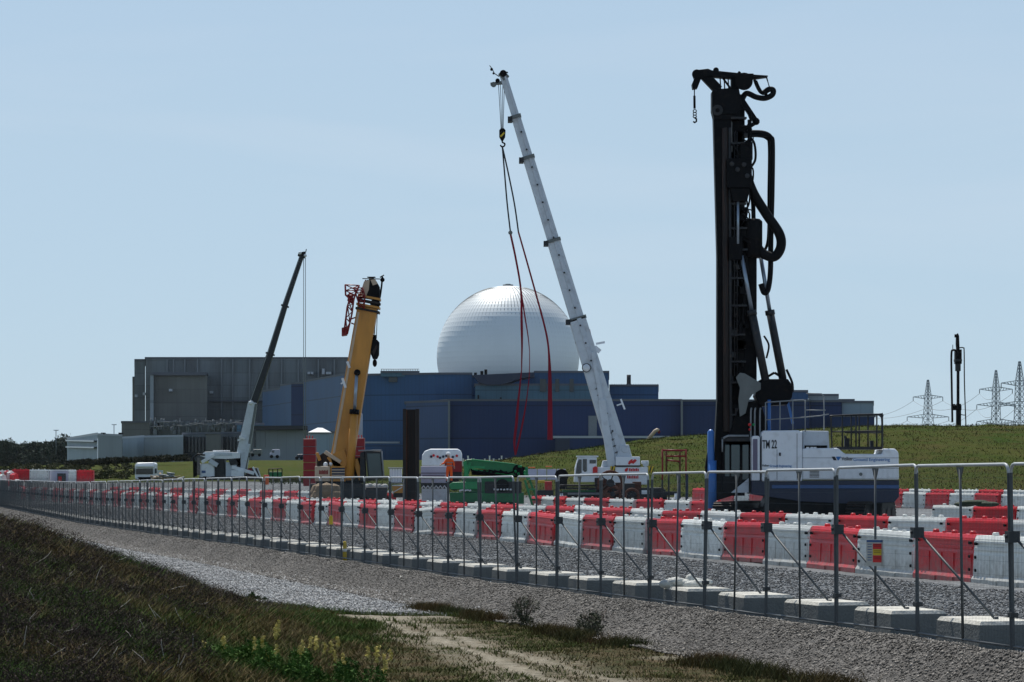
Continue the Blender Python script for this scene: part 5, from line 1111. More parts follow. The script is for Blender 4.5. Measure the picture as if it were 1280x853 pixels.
q = curve([(662,440,.1),(661.5,470,.1),(657.5,505,.1),(652,535,.1),(647,558,.1),(644,569,.1)], 6); strap(mb, t1, q, list(np.interp(range(len(q)), [0,10,16,len(q)-1], [.9,1.2,2.2,2.2])))
mb.build('webbing', 'red webbing', t1.o)
t1 = T('lifting_sling', 'single red strap sling swinging out and ending in a wide hanging loop', 'sling', 649, 290, 160, 'red slings on the white crane')
mb = MB(); mb.tube([t1.p(*q) for q in curve([(628,184,.2),(635,215,.2),(643,255,.2),(648,290,.2)])], .05, 6); mb.build('chain', 'dark grey steel', t1.o)
mb = MB(); q = curve([(648,290,.2),(658,325,.2),(670,368,.2),(680,405,.2),(685,430,.2),(687,460,.2),(687.5,500,.2),(687.5,550,.2)], 6); strap(mb, t1, q, list(np.interp(range(len(q)), [0,20,26,34,len(q)-1], [2,2.4,2.4,5,7])))
mb.build('webbing', 'red webbing', t1.o)

# ------------------------------------------------------------------ yellow crane
t = T('mobile_crane', 'ochre yellow mobile crane with a short thick boom and folded red lattice jib', 'crane', 425, 643, 165, 'mobile cranes'); o = t.o; s = t.s
add('boom', ['yellow ochre paint', 'beige paint', 'dark rusty steel'], lambda mb: (quad(mb, (424,592), (459,384), 29, 25, -.6, .6), quad(mb, (414,585), (448,390), 3.5, 3, -.64, -.55, 1), t.poly(mb, [(412,570),(430,560),(444,598),(436,606),(420,604)], -.7, .7)), bevel=.05)
for i, y_ in enumerate((389,383.5,378,373)): add('boom_collar', ['dark rusty steel', 'yellow ochre paint'], lambda mb: quad(mb, (458.8+i*.7,y_), (459.3+i*.7,y_-2.6), 30-i*.6, 30-i*.6, -.7, .7, i%2))
add('boom_head', ['beige paint', 'black steel', 'rusty steel'], lambda mb: (t.poly(mb, [(447,372),(455,354),(459,350),(470,351),(474,358),(475,374)], -.5, .5, 1), t.poly(mb, [(450,368),(455,352),(462,350),(461,362),(457,372)], -.56, -.5, 0), t.poly(mb, [(463,350),(469,349),(472,355),(466,357)], -.56, -.5, 0), t.rect(mb, 461, 467, 346.5, 350.5, -.3, .3, 1), t.rect(mb, 459, 469, 346, 347, -.25, .25, 1), mb.cyl(t.p(469,380,-.6), t.p(469,380,.6), .3, 14, 1), t.line(mb, [(457,360,-.5),(457,350,-.5)], .05, 6, 2), t.line(mb, [(453,348.5,-.3),(475,349,-.3)], .03, 6, 1)))
add('antenna', 'black steel', lambda mb: (t.line(mb, [(475,372),(477,358),(478,346)], .06), mb.ball(t.p(478,350), .14), t.line(mb, [(475,347),(480,344)], .04)))
def lattice(mb, A_, B_, n, r_, d0, d1):
    """two chords in elevation and their lacing, doubled in depth"""
    A_, B_ = [Vector(a) for a in A_], [Vector(b) for b in B_]
    def along(Q, u):
        u *= len(Q)-1; i = min(int(u), len(Q)-2); return Q[i].lerp(Q[i+1], u-i)
    for d in (d0, d1):
        t.line(mb, [(*a, d) for a in A_], r_, 5); t.line(mb, [(*b, d) for b in B_], r_, 5)
        for k_ in range(n):
            a, b = along(A_, k_/n), along(B_, (k_+1)/n); c = along(A_, (k_+1)/n); e = along(B_, k_/n)
            t.line(mb, [(*a, d), (*b, d)], r_*.6, 4); t.line(mb, [(*a, d), (*e, d)], r_*.6, 4); t.line(mb, [(*e, d), (*c, d)], r_*.5, 4)
    for k_ in range(n+1):
        for Q in (A_, B_): a = along(Q, k_/n); t.line(mb, [(*a, d0), (*a, d1)], r_*.6, 4)
add('folded_jib', 'red paint', lambda mb: (lattice(mb, [(431.5,356),(432,369),(437,374),(434,384),(430,416)], [(449,357),(444,368),(442,376),(440,392),(434,418)], 7, .055, -.9, .0), lattice(mb, [(443,360),(446,372),(450,384)], [(453,360),(456,370),(455,386)], 4, .045, -.8, -.1), t.poly(mb, [(427,410),(434,408),(433,419),(427,420)], -.9, 0), t.poly(mb, [(436,366),(441,368),(440,378),(434,376)], -.8, -.1), mb.bar(t.p(439,404,-.4), t.p(449,408,-.4), .08), mb.bar(t.p(436,400,-.4), t.p(450,395,-.4), .08)))
for x0_, x1_ in ((466,466),(468,468.5),(472,470.5)): add('hoist_rope', 'black steel', lambda mb: t.line(mb, [(x0_,380,-.2),(x1_,424,-.2)], .022, 5))
add('hook_block', ['black steel', 'dark rusty steel'], lambda mb: (t.poly(mb, [(463.5,427),(466,424.5),(471,424.5),(474,428),(473.5,444),(471,449),(466,449),(463.5,443)], -.35, .1), t.poly(mb, [(465,440),(471,430),(472,434),(467,445)], -.36, -.35, 1), mb.ball(t.p(468.5,454,-.1), .17, 0, 10, (.8,.8,1.4)), t.line(mb, [(468,419),(468,425)], .12, 6)))
lr = add('lift_cylinder', 'yellow ochre paint', lambda mb: (mb.tube([t.p(437,600,-.9), t.p(443,514,-.9)], .24, 14)))
add('piston_rod', 'chrome rod', lambda mb: mb.tube([t.p(443,516,-.9), t.p(446,466,-.9)], .10, 10), lr); add('end_clamp', 'black steel', lambda mb: (mb.tube([t.p(442.8,518,-.9), t.p(443.2,512,-.9)], .29, 14), mb.ball(t.p(446.5,466,-.9), .2, 0, 10)), lr)
add('boom_fittings', ['canvas white', 'dark rusty steel'], lambda mb: (mb.bar(t.p(434,452,-.7), t.p(437,460,-.7), .14), mb.bar(t.p(428,473,-.7), t.p(432,485,-.7), .14), mb.bar(t.p(426,480,-.7), t.p(430,478,-.7), .08), mb.bar(t.p(447,433), t.p(446,440), .1, mi=1), mb.bar(t.p(454,462), t.p(458,459), .15)))
add('superstructure', ['yellow ochre paint', 'beige paint', 'dark rusty steel', 'canvas white'], lambda mb: (t.rect(mb, 393.5, 412.5, 583, 602, -.9, .7, 1), t.rect(mb, 413, 432, 583, 602, -.9, .7, 0), t.poly(mb, [(396,572),(404,566),(420,572),(428,584),(396,584)], -.3, .6, 2), mb.bar(t.p(406,565,-.7), t.p(426,578,-.7), .22, mi=1), mb.bar(t.p(396,566,-.4), t.p(400,576,-.4), .18, mi=0), mb.bar(t.p(412,570,-.5), t.p(430,592,-.5), .4, mi=0), mb.ball(t.p(407,581,-.6), .16, 3, 8), mb.ball(t.p(414,580,-.6), .14, 3, 8), t.rect(mb, 442, 456, 572, 604, -.4, .7, 2), mb.bar(t.p(444,574,-.6), t.p(452,600,-.6), .3, mi=0)), bevel=.03)
add('grille', ['navy paint', 'beige paint'], lambda mb: (t.rect(mb, 414.5, 431, 585, 599, -.93, -.9), [t.rect(mb, 414.5, 431, 587+i*3.4, 588.2+i*3.4, -.96, -.93, 1) for i in range(4)]))
add('company_mark', 'red paint', lambda mb: [t.rect(mb, 399+i*1.6, 400.2+i*1.6, 588+(i%2)*.7, 593, -.92, -.9) for i in range(7)])
cb = add('cab', ['dark grey steel', 'galvanised steel'], lambda mb: (t.poly(mb, [(456.5,564),(476.5,564),(479.5,598),(460,601)], -1.3, -.2), t.poly(mb, [(450,566),(456,564),(458,601),(450,601)], -1.0, -.2)), bevel=.04)
add('window', 'teal glass', lambda mb: t.poly(mb, [(459,567),(475,567),(477.3,596),(461.5,597)], -1.34, -1.3), cb); add('roof_rack', 'galvanised steel', lambda mb: (t.line(mb, [(448,563.5,-1.3),(477,563,-1.3)], .05), t.line(mb, [(477,564,-1.3),(480,598,-1.3)], .05)), cb)
add('carrier', ['dark grey steel', 'black steel', 'yellow ochre paint'], lambda mb: (t.rect(mb, 388, 480, 605, 626, -1.0, 1.6), t.rect(mb, 395, 450, 601, 606, -.8, 1.2, 1)), bevel=.03)
for x_ in (394, 411, 446, 463): add('wheel', 'black rubber', lambda mb: mb.tube([t.p(x_,631,-1.3), t.p(x_,631,-1.25), t.p(x_,631,-.9), t.p(x_,631,-.85)], [.45,.52,.52,.45], 18))
def slabs(name, lab, px0, px1, y0, y1, Y, n):
    tt_ = T(name, lab, 'counterweight', (px0+px1)/2, y1, Y, 'red crane counterweights'); 
    for i in range(n):
        mb = MB(); a_ = y0+(y1-y0)*i/n; tt_.rect(mb, px0, px1, a_+.3, a_+(y1-y0)/n-.2, -.5, .5); mb.build('slab', 'red paint', tt_.o, .03)
    mb = MB(); [tt_.line(mb, [(px0+(px1-px0)*f_, y0), (px0+(px1-px0)*f_, y0-3.5)], .04) for f_ in (.3,.5,.75)]; mb.build('lifting_eye', 'bright red paint', tt_.o)
slabs('counterweight_stack', 'tall dark red stack of slabs standing left of the yellow boom', 379, 394.5, 548.5, 608, 190, 6); slabs('counterweight_stack', 'shorter dark red stack between the yellow boom and its cab', 441.5, 455.5, 547.5, 592, 200, 4)

# ------------------------------------------------------------------ small white crane with dark boom (far left)
t = T('mobile_crane', 'small white mobile crane with a slim dark telescopic boom at the left', 'crane', 285, 602, 318, 'mobile cranes'); o = t.o; s = t.s
add('boom_section', ['boom white paint', 'grey steel'], lambda mb: (quad(mb, (299,590), (315.5,503), 17, 10.5, -.6, .6), quad(mb, (306,590), (320,505), 3.5, 3, -.65, -.6, 1)), bevel=.05)
for a_, b_, wa, wb in (((314,510),(337.5,442),10,8),((337,444),(356,382),7.8,6.4),((355.5,383),(377,320),6.2,5)):
    add('boom_section', ['boom dark paint', 'galvanised steel'], lambda mb: (quad(mb, a_, b_, wa, wb, -.4, .4), quad(mb, (a_[0]-wa*.36,a_[1]-1.5), (b_[0]-wb*.36,b_[1]-1), 1.3, 1.1, -.44, -.4, 1)))  # thin pale strip paints the sunlit left edge of the dark boom
    add('boom_collar', 'dark grey steel', lambda mb: quad(mb, (b_[0]-.5,b_[1]+1.5), (b_[0]+.1,b_[1]-.5), wb+3, wb+3, -.5, .5))
add('head_sheave', ['canvas white', 'black steel'], lambda mb: (t.poly(mb, [(373,316),(381,314.5),(383,320),(378,322),(372,320)], -.4, .4, 1), mb.ball(t.p(375,316.5,-.4), .2), mb.ball(t.p(381.5,319.5,-.4), .18), t.line(mb, [(382,316),(383,311.5)], .05, 4, 1)))
for x_ in (379.5, 381.8): add('hoist_rope', 'galvanised steel', lambda mb: t.line(mb, [(x_,322),(x_,548)], .035, 4))
add('lift_cylinder', 'grey white paint', lambda mb: quad(mb, (303,592), (311,555), 4, 4, -.9, -.6))
add('boom_fittings', 'canvas white', lambda mb: (mb.bar(t.p(299,546,-.7), t.p(306,549,-.7), .25), mb.bar(t.p(297,551,-.7), t.p(303,547,-.7), .2), mb.ball(t.p(314,504,-.5), .3, 0, 8)))
cb = add('cab', 'white paint', lambda mb: t.poly(mb, [(249,598),(249,582),(252,579.5),(268,579.5),(268,599),(250,600)], -1.0, 1.0), bevel=.15)
add('window', 'dark glass', lambda mb: t.rect(mb, 246.2, 250, 572, 594, -1.2, -.2), cb); add('logo', 'blue stripe paint', lambda mb: t.rect(mb, 252, 257, 588.5, 591.5, -1.04, -1.0), cb)
add('mirror_bracket', 'black steel', lambda mb: (t.line(mb, [(242.5,597,-1),(242,572,-1),(247,568,-1),(256,569,-1)], .1, 5), t.rect(mb, 242, 246, 577, 596, -1.2, -.9)), cb)
add('superstructure', ['white paint', 'dark grey steel', 'sky blue paint', 'grey white paint'], lambda mb: (t.poly(mb, [(250,570),(256,565),(270,564.5),(300,566),(300,573),(282,574),(258,573)], -.9, .9), t.rect(mb, 268, 290, 566.5, 570, -.95, -.9, 3), t.rect(mb, 268.5, 281, 574, 600, -.8, .9, 1), t.rect(mb, 282, 296, 578, 600, -.7, .8, 3), t.poly(mb, [(286,576),(294,573),(298,580),(288,582)], -.95, -.7, 1), mb.bar(t.p(252,578,-1), t.p(268,569,-1), .35), mb.bar(t.p(262,576,-1), t.p(272,582,-1), .5, mi=3), t.rect(mb, 292, 301, 570, 586, -.6, .5), mb.bar(t.p(290,584,-.8), t.p(318,592,-.8), .4, mi=0), t.rect(mb, 266, 286, 563.2, 564.4, -.6, .6, 0)), bevel=.06)
add('carrier', ['white paint', 'dark grey steel', 'boom dark paint', 'red paint'], lambda mb: (t.rect(mb, 249, 324, 596, 600, -1.0, 1.2, 1), t.rect(mb, 289, 305, 588, 596, -1.1, .8, 0), t.poly(mb, [(305,597),(311,585),(321,585),(325,597)], -.9, .9, 2), t.rect(mb, 309, 315, 586, 593, -.95, -.9, 3), mb.bar(t.p(316,584,-.95), t.p(323,597,-.95), .2, mi=0), t.rect(mb, 296, 312, 566, 572, -.5, .5, 1), t.line(mb, [(303,572,-.5),(303,590,-.5)], .1, 5, 0)), bevel=.03)
for x_ in (256, 266, 292, 303, 315): add('wheel', 'black rubber', lambda mb: mb.tube([t.p(x_,601,-1.2), t.p(x_,601,-1.15), t.p(x_,601,-.85), t.p(x_,601,-.8)], [.44,.5,.5,.44], 16))

# ------------------------------------------------------------------ lorry
t = T('lorry', 'white lorry cab facing the camera with a dark windscreen, by the grass bank', 'lorry', 181, 602, 322); o = t.o
cb = add('cab', ['white paint', 'grey white paint'], lambda mb: t.poly(mb, [(168.5,599),(168.5,582),(170.5,578.8),(192,578.3),(194,580),(194,599)], -1.2, 1.0), bevel=.12)
add('windscreen', 'dark glass', lambda mb: t.poly(mb, [(170,593),(170.3,586),(191,585.8),(191.3,593)], -1.26, -1.19), cb)
add('sun_visor', 'canvas white', lambda mb: t.rect(mb, 170, 192, 582.4, 584, -1.5, -1.2), cb); add('grille', 'black steel', lambda mb: t.rect(mb, 172, 189.5, 596.5, 601, -1.26, -1.19), cb)
add('headlight', 'canvas white', lambda mb: t.rect(mb, 170.2, 173, 597.5, 599, -1.3, -1.26), cb); add('headlight', 'canvas white', lambda mb: t.rect(mb, 188.4, 191.2, 597.5, 599, -1.3, -1.26), cb)
for x_ in (167.3, 194.8): add('mirror', 'black steel', lambda mb: t.rect(mb, x_-.8, x_+.8, 586, 592, -1.4, -1.1), cb)
add('trailer', ['grey white paint', 'red paint'], lambda mb: (t.rect(mb, 171, 196, 588, 600, 1.2, 7), t.rect(mb, 194.5, 197, 584, 593, 1.1, 1.2, 1)))
for x_ in (172, 190): add('wheel', 'black rubber', lambda mb: mb.tube([t.p(x_-1.6,600.5,.0), t.p(x_+1.6,600.5,.0)], .45, 16))
# rubble and pipes beside it
t = T('scrap_heap', 'untidy low heap of pale pipes and rubble beside the lorry', 'heap', 210, 604, 300); mb = MB(); rnd = random.Random(9)
for i in range(60):
    a_ = rnd.uniform(194, 226); b_ = rnd.uniform(592 if 200 < a_ < 215 else 596, 602); p_ = t.p(a_, b_, rnd.uniform(-1, 1)); d_ = Vector((rnd.uniform(-1.2,1.2), rnd.uniform(-.4,.4), rnd.uniform(-.3,.35))); mb.tube([p_-d_*.6, p_+d_*.6], rnd.uniform(.05,.12), 5, rnd.choice((0,0,1)))
t.poly(mb, [(192,606),(200,598),(214,596),(228,606)], -.8, .8, 1); mb.build('pipe_pile', ['galvanised steel', 'tan soil'], t.o)

# ------------------------------------------------------------------ green folded machine
t = T('crawler_machine', 'bright green tracked machine with its boom folded flat', 'machine', 612, 650, 148); o = t.o; s = t.s
add('boom', ['green paint', 'bright green paint', 'black steel'], lambda mb: (t.poly(mb, [(581,575.5),(590,574.3),(612,576.2),(643,580),(652,582),(652,591),(643,595),(600,586),(590,583),(583,600),(579,600)], -.5, .5), t.poly(mb, [(582,575.3),(590,573.8),(643,579.6),(643,581),(590,576)], -.55, .5, 1), t.poly(mb, [(590,586),(640,593.5),(640,595),(590,588)], -.55, -.45, 1), t.poly(mb, [(588,586),(650,592),(646,597),(590,594)], -.3, .3, 2)), bevel=.03)
add('boom_head', ['black steel', 'bright green paint'], lambda mb: (mb.cyl(t.p(648,588,-.6), t.p(648,588,.6), .3, 16), t.rect(mb, 641, 656, 584, 596, -.45, .5), [mb.ball(t.p(random.uniform(642,656), random.uniform(582,594), -.6), .07, 1, 6) for _ in range(8)]))
add('hydraulic_hose', 'black rubber', lambda mb: [t.line(mb, curve([(590+i*7,588,-.5),(598+i*7,590+i%3,-.6),(606+i*7,590,-.55)], 4), .05, 5) for i in range(6)])
add('boom_brace', 'bright green paint', lambda mb: (mb.bar(t.p(581,577,-.55), t.p(584,597,-.55), .2), mb.bar(t.p(588,578,-.55), t.p(580,598,-.55), .12), t.rect(mb, 586, 606, 583, 586, -.52, -.48)))
add('outrigger_arm', 'bright green paint', lambda mb: (mb.bar(t.p(655,587,-.3), t.p(661,600,-.3), .2), mb.bar(t.p(656,600,-.3), t.p(668,640,-.3), .12), mb.bar(t.p(662,600,.3), t.p(676,637,.3), .12), mb.bar(t.p(660,612,-.3), t.p(670,612,.3), .09), mb.bar(t.p(664,625,-.3), t.p(673,625,.3), .09), t.rect(mb, 654, 660, 584, 596, -.3, .2)))
add('body', ['green paint', 'black steel', 'bright green paint', 'dark grey steel'], lambda mb: (t.rect(mb, 577, 640, 598, 616, -.7, .9), t.poly(mb, [(561,606),(566,603),(600,602),(600,612),(563,612)], -.9, .3, 2), t.rect(mb, 606, 652, 602, 618, -.8, .6, 3), mb.cyl(t.p(628,607,-.9), t.p(628,607,-.75), .35, 14, 1), t.rect(mb, 583, 598, 596, 602, -.4, .4, 1), t.rect(mb, 618, 642, 596, 603, -.4, .4, 0)), bevel=.04)
add('white_pipework', 'canvas white', lambda mb: ([t.line(mb, [(574+i*3,614-(i%2),-.95),(577+i*3,613,-.95)], .05, 5) for i in range(5)], [t.line(mb, [(617+i*4,612+(i%2)*.6,-.9),(619.5+i*4,612,-.9)], .05, 5) for i in range(6)]))
add('frame', 'green paint', lambda mb: (t.rect(mb, 562, 655, 616, 630, -.8, .8),), bevel=.03)
for y_ in (-.85, .85):
    ob = add('crawler_track', ['black rubber', 'dark grey steel'], lambda mb: (t.poly(mb, [(566,632),(570,628),(644,628),(649,632),(650,642),(645,649),(570,649),(565,642)], y_-.28, y_+.28), [mb.cyl(t.p(x_, 640, y_-.3), t.p(x_, 640, y_+.3), .25, 12, 1) for x_ in (573,587,601,615,629,642)]))

# ------------------------------------------------------------------ white tanker, worker, pile casing
t = T('tanker_trailer', 'white rounded tanker with a red lower skirt behind the orange worker', 'trailer', 552, 612, 190); o = t.o
add('tank', 'white paint', lambda mb: t.poly(mb, [(527,583),(527.5,569),(531,564),(538,561.3),(572,561.3),(575.5,563.5),(577,568),(577,584)], -1.1, 1.1), bevel=.12)
add('end_panel', 'canvas white', lambda mb: t.poly(mb, [(527.5,582),(528,570),(531.5,565),(537,562.5),(536.5,582)], -1.14, -1.1))
add('red_skirt', 'red paint', lambda mb: t.rect(mb, 556, 577.5, 576.5, 590, -1.18, -1.1)); add('chassis', 'dark grey steel', lambda mb: t.rect(mb, 528, 577, 584, 600, -.9, .9))
add('tank_emblem', ['red plastic', 'navy paint', 'canvas white'], lambda mb: [mb.cyl(t.p(x_, y_, -1.16), t.p(x_, y_, -1.1), .09, 8, c_) for x_, y_, c_ in ((539,571,1),(542,569.5,0),(547,571,0),(550,572.5,1),(554,571,1),(558,570,1),(571,570,0),(566,571.5,1))])
for x_ in (535, 546, 568): add('wheel', 'black rubber', lambda mb: mb.tube([t.p(x_,606,-1.1), t.p(x_,606,-.8)], .42, 16))
t = T('flat_container', 'low mauve grey container in front of the white tanker', 'container', 543, 622, 168); o = t.o
add('body', 'pale lilac panel', lambda mb: t.rect(mb, 526, 560, 583, 604, -.6, 1.4), bevel=.03); add('side_rib', 'purple louvre', lambda mb: (t.rect(mb, 526, 560, 591, 592.2, -.64, -.6), t.rect(mb, 528, 556, 594, 598.5, -.64, -.6)))
add('support_base', ['dark grey steel', 'grey white paint'], lambda mb: (t.rect(mb, 526, 560, 604, 611, -.6, 1.3), t.rect(mb, 527, 558, 611, 628, -.8, 1.0, 1)))
add('lattice_trim', 'canvas white', lambda mb: [t.line(mb, [(527+i*5.2,611,-.85),(529.6+i*5.2,607.5,-.85),(532.2+i*5.2,611,-.85)], .04, 4) for i in range(6)])
t = T('steel_pile', 'tall dark rusty steel pile standing upright by the yellow crane cab', 'pile', 513.5, 634, 150); o = t.o
add('flange', 'dark rusty steel', lambda mb: t.rect(mb, 503.5, 507.6, 511.3, 634, -.42, -.0)); add('flange', 'dark rusty steel', lambda mb: t.rect(mb, 519.5, 524, 511.3, 634, -.42, -.0))
add('web', 'dark rusty steel', lambda mb: (t.rect(mb, 507.7, 519.4, 512.0, 634, -.05, .25), mb.bar(t.p(508.5,634,-.2), t.p(508.5,512,-.2), .06)), bevel=0)
add('edge_strip', 'rusty steel', lambda mb: t.rect(mb, 507.7, 509.0, 512, 634, -.25, -.06))

def person(t, joints, edges, rads, zones, head, name='body'):
    """one continuous skinned figure; joints in photo px + depth"""
    P = [t.p(*j) for j in joints]; me = bpy.data.meshes.new('body'); me.from_pydata([tuple(p) for p in P], edges, [])
    ob = bpy.data.objects.new('tmp_body', me); COL.objects.link(ob); ob.modifiers.new('skin', 'SKIN'); sv = me.skin_vertices[0].data
    for i, r_ in enumerate(rads): sv[i].radius = (r_, r_) if not isinstance(r_, tuple) else r_
    sv[0].use_root = True; sb = ob.modifiers.new('sub', 'SUBSURF'); sb.levels = 2; sb.render_levels = 2
    dg = bpy.context.evaluated_depsgraph_get(); m2 = bpy.data.meshes.new_from_object(ob.evaluated_get(dg)); bpy.data.objects.remove(ob)
    m2.materials.clear()
    for z_ in ('orange fabric', 'skin', 'black rubber', 'galvanised steel'): m2.materials.append(K[z_])
    for pl in m2.polygons: pl.material_index = zones(pl.center); pl.use_smooth = True
    o2 = bpy.data.objects.new(name, m2); COL.objects.link(o2); o2.parent = t.o; return o2
t = T('person', 'worker in an orange high visibility suit and white helmet, bending an arm forward', 'person', 561.5, 603, 165); s = t.s
# joints: pelvis, belly, chest, neck, head low, head top, shoulders, elbows, hands, hips, knees, ankles, toes
J = [(561.5,585,0),(561.8,581,0),(561.8,577,0),(561.0,573.2,0),(560.6,571.6,-.02),(560.4,568.8,-.03),
     (557.8,575.2,-.02),(555.0,579.4,-.12),(550.8,580.6,-.25),(565.6,575.4,.02),(567.4,580.2,.02),(567.8,584.4,-.1),
     (559.6,586.5,0),(559.0,594.5,-.06),(558.8,601.5,0),(557.8,602.6,-.14),(563.6,586.5,0),(564.2,594.5,.02),(564.4,601.5,.05),(563.8,602.6,-.1)]
ED = [(0,1),(1,2),(2,3),(3,4),(4,5),(2,6),(6,7),(7,8),(2,9),(9,10),(10,11),(0,12),(12,13),(13,14),(14,15),(0,16),(16,17),(17,18),(18,19)]
RD = [.15,.15,.17,.065,.085,.10,.085,.06,.045,.085,.06,.045,.11,.08,.06,.05,.11,.08,.06,.05]
zh = t.p(0,572.8).z; zf_ = t.p(0,601).z; hl_ = t.p(550.8,580.6,-.25); hr_ = t.p(567.8,584.4,-.1)
person(t, J, ED, RD, lambda c: 1 if c.z > zh or (c-hl_).length < .09 or (c-hr_).length < .09 else (2 if c.z < zf_ else 0), None)
hc = t.p(560.4,568.6,-.03); mb = MB(); vs = []
mb.ball(hc+Vector((0,0,.06)), .135, 0, 14, (1,1.1,.85)); mb.cyl(hc+Vector((0,-.03,.03)), hc+Vector((0,-.03,.045)), .17, 16); mb.build('helmet', 'canvas white', t.o)
mb = MB()
for z_ in (578.5, 582.5): mb.tube([t.p(561.7,z_,0)+Vector((.20*math.cos(a_), .17*math.sin(a_), 0)) for a_ in [j*math.pi/6 for j in range(13)]], .022, 5)
mb.build('reflective_band', 'galvanised steel', t.o)
mb = MB()
for hx, sg in ((hl_, -1), (hr_, 1)):
    for k_ in range(4): mb.tube([hx+Vector((sg*.0+(k_-1.5)*.018, -.02, -.01)), hx+Vector((sg*.02+(k_-1.5)*.02, -.07, -.04-.005*k_)), hx+Vector((sg*.02+(k_-1.5)*.018, -.08, -.075))], [.011,.010,.008], 6)
    mb.tube([hx, hx+Vector((-sg*.045, -.03, -.02)), hx+Vector((-sg*.05, -.06, -.03))], [.014,.012,.010], 6)
mb.build('fingers', 'skin', t.o)

# ------------------------------------------------------------------ red and blue stair frame, leaning pipe
t = T('stair_frame', 'red and dark blue steel access frame standing before the grass bank', 'access frame', 845, 646, 148); o = t.o
add('upper_frame', ['red paint', 'rusty steel'], lambda mb: ([t.line(mb, q, .05, 6, c_) for q, c_ in (([(828,600,-.5),(828,562,-.5)],0),([(833,590,.5),(833,563,.5)],1),([(850,590,.5),(850,563,.5)],1),([(857.5,600,-.5),(857.5,562,-.5)],0),([(828,563,-.5),(857.5,563,-.5)],0),([(832,563,.5),(853,564,.5)],1),([(833,570.5,-.5),(857,570.5,-.5)],0),([(834,575.5,.5),(850,577,.5)],0),([(828,562.5,-.5),(833,563.5,.5)],0),([(857.5,562.5,-.5),(852,563.5,.5)],0))],))
add('blue_post', 'navy paint', lambda mb: [t.rect(mb, a_, a_+3.4, 593, 634, d_, d_+.15) for a_, d_ in ((847.5,-.6),(857,-.6))])
add('blue_post', 'dark grey steel', lambda mb: [t.line(mb, [(a_,634,-.3),(a_,590,-.3)], .05, 6) for a_ in (828,836)])
add('base_frame', ['navy paint', 'blue stripe paint'], lambda mb: (t.rect(mb, 833, 863, 629, 646, -.7, .7), t.rect(mb, 838, 846, 624, 629, -.4, .4)), bevel=.02)
t = T('leaning_pipe', 'pale beige pipe with a reddish end sticking up above the grass bank', 'pipe', 812, 549, 345); mb = MB(); mb.tube([t.p(808,552), t.p(819,538.8), t.p(821.5,537.6), t.p(823.5,538.6)], [.22,.22,.22,.2], 12); mb.build('pipe', 'beige paint', t.o)
mb = MB(); mb.tube([t.p(822,537.6), t.p(824.4,539.6), t.p(823,542)], .14, 10); mb.build('end_cap', 'red paint', t.o); mb = MB(); mb.tube([t.p(808,552), t.p(806,556)], .2, 8); mb.build('foot', 'beige paint', t.o)

# ------------------------------------------------------------------ second drilling mast behind the bank
t = T('drilling_mast', 'thin black drilling mast with hose loops rising behind the bank among the pylons', 'drilling rig', 1198, 548, 400); o = t.o; s = t.s
add('mast', 'black steel', lambda mb: (t.rect(mb, 1196.3, 1199.5, 445, 552, -.25, .25), t.rect(mb, 1195.8, 1201.5, 505, 550, -.3, .4), t.poly(mb, [(1195.5,418.5),(1197.5,416.5),(1199,420),(1199.8,440),(1196,440),(1195.2,430)], -.3, .3)), bevel=.03)
add('rotary_head', ['black steel', 'dark grey steel'], lambda mb: (t.rect(mb, 1194.2, 1202.3, 437, 455, -.6, .5), t.rect(mb, 1195, 1201, 455, 464, -.45, .4, 1), t.rect(mb, 1193.8, 1202.6, 449, 452, -.7, .6, 1), t.rect(mb, 1193.5, 1196, 418, 422, -.2, .2), t.line(mb, [(1191,437),(1191,431)], .06, 5), t.rect(mb, 1192, 1202, 507, 513, -.4, .2)), bevel=.03)
add('hydraulic_hose', 'black rubber', lambda mb: (t.line(mb, curve([(1196,438.5,-.4),(1191.5,438,-.4),(1189.3,443,-.4),(1189.6,480,-.4),(1190.5,528,-.4)]), .16, 6), t.line(mb, curve([(1199,435,.3),(1204,435,.3),(1205.2,440,.3),(1205.6,480,.3),(1207.5,534,.3)]), .09, 6), t.line(mb, curve([(1190,528,0),(1190.5,510,0),(1193,506,0),(1197,512,0)]), .12, 6), t.line(mb, curve([(1200,518,0),(1204,519,0),(1207,519,0)]), .07, 6)))
add('undercarriage', 'dark grey steel', lambda mb: (mb.box(-1.6, 2.4, -1.5, 1.5, -1.2, .0),), bevel=.08)

# ------------------------------------------------------------------ smaller plant and stores across the yard
def simple(name, lab, cat, px, py, Y, parts_, group=None):
    tt_ = T(name, lab, cat, px, py, Y, group)
    for nm_, m_, fn in parts_: mb = MB(); fn(tt_, mb); mb.build(nm_, m_, tt_.o, .02)
simple('orange_barrel', 'small orange barrel near the tail of the small white crane', 'barrel', 333, 606, 225, [('drum', 'orange plastic', lambda q, mb: mb.cyl(q.p(333,606), q.p(333,595), .2, 12)), ('lid', 'red plastic', lambda q, mb: mb.cyl(q.p(333,595), q.p(333,594), .22, 12))])
simple('storage_crate', 'dark green open crate left of the red counterweights', 'crate', 344, 600, 300, [('side', 'green paint', lambda q, mb: (q.rect(mb, 336, 352.5, 590, 597.5, -.5, -.42), q.rect(mb, 336, 352.5, 590, 597.5, .9, 1))), ('frame', 'black steel', lambda q, mb: ([q.line(mb, [(a_,600,-.5),(a_,586,-.5)], .06, 4) for a_ in (336,341,347,352.5)], q.line(mb, [(336,586.5,-.5),(352.5,586,-.5)], .06, 4)))])
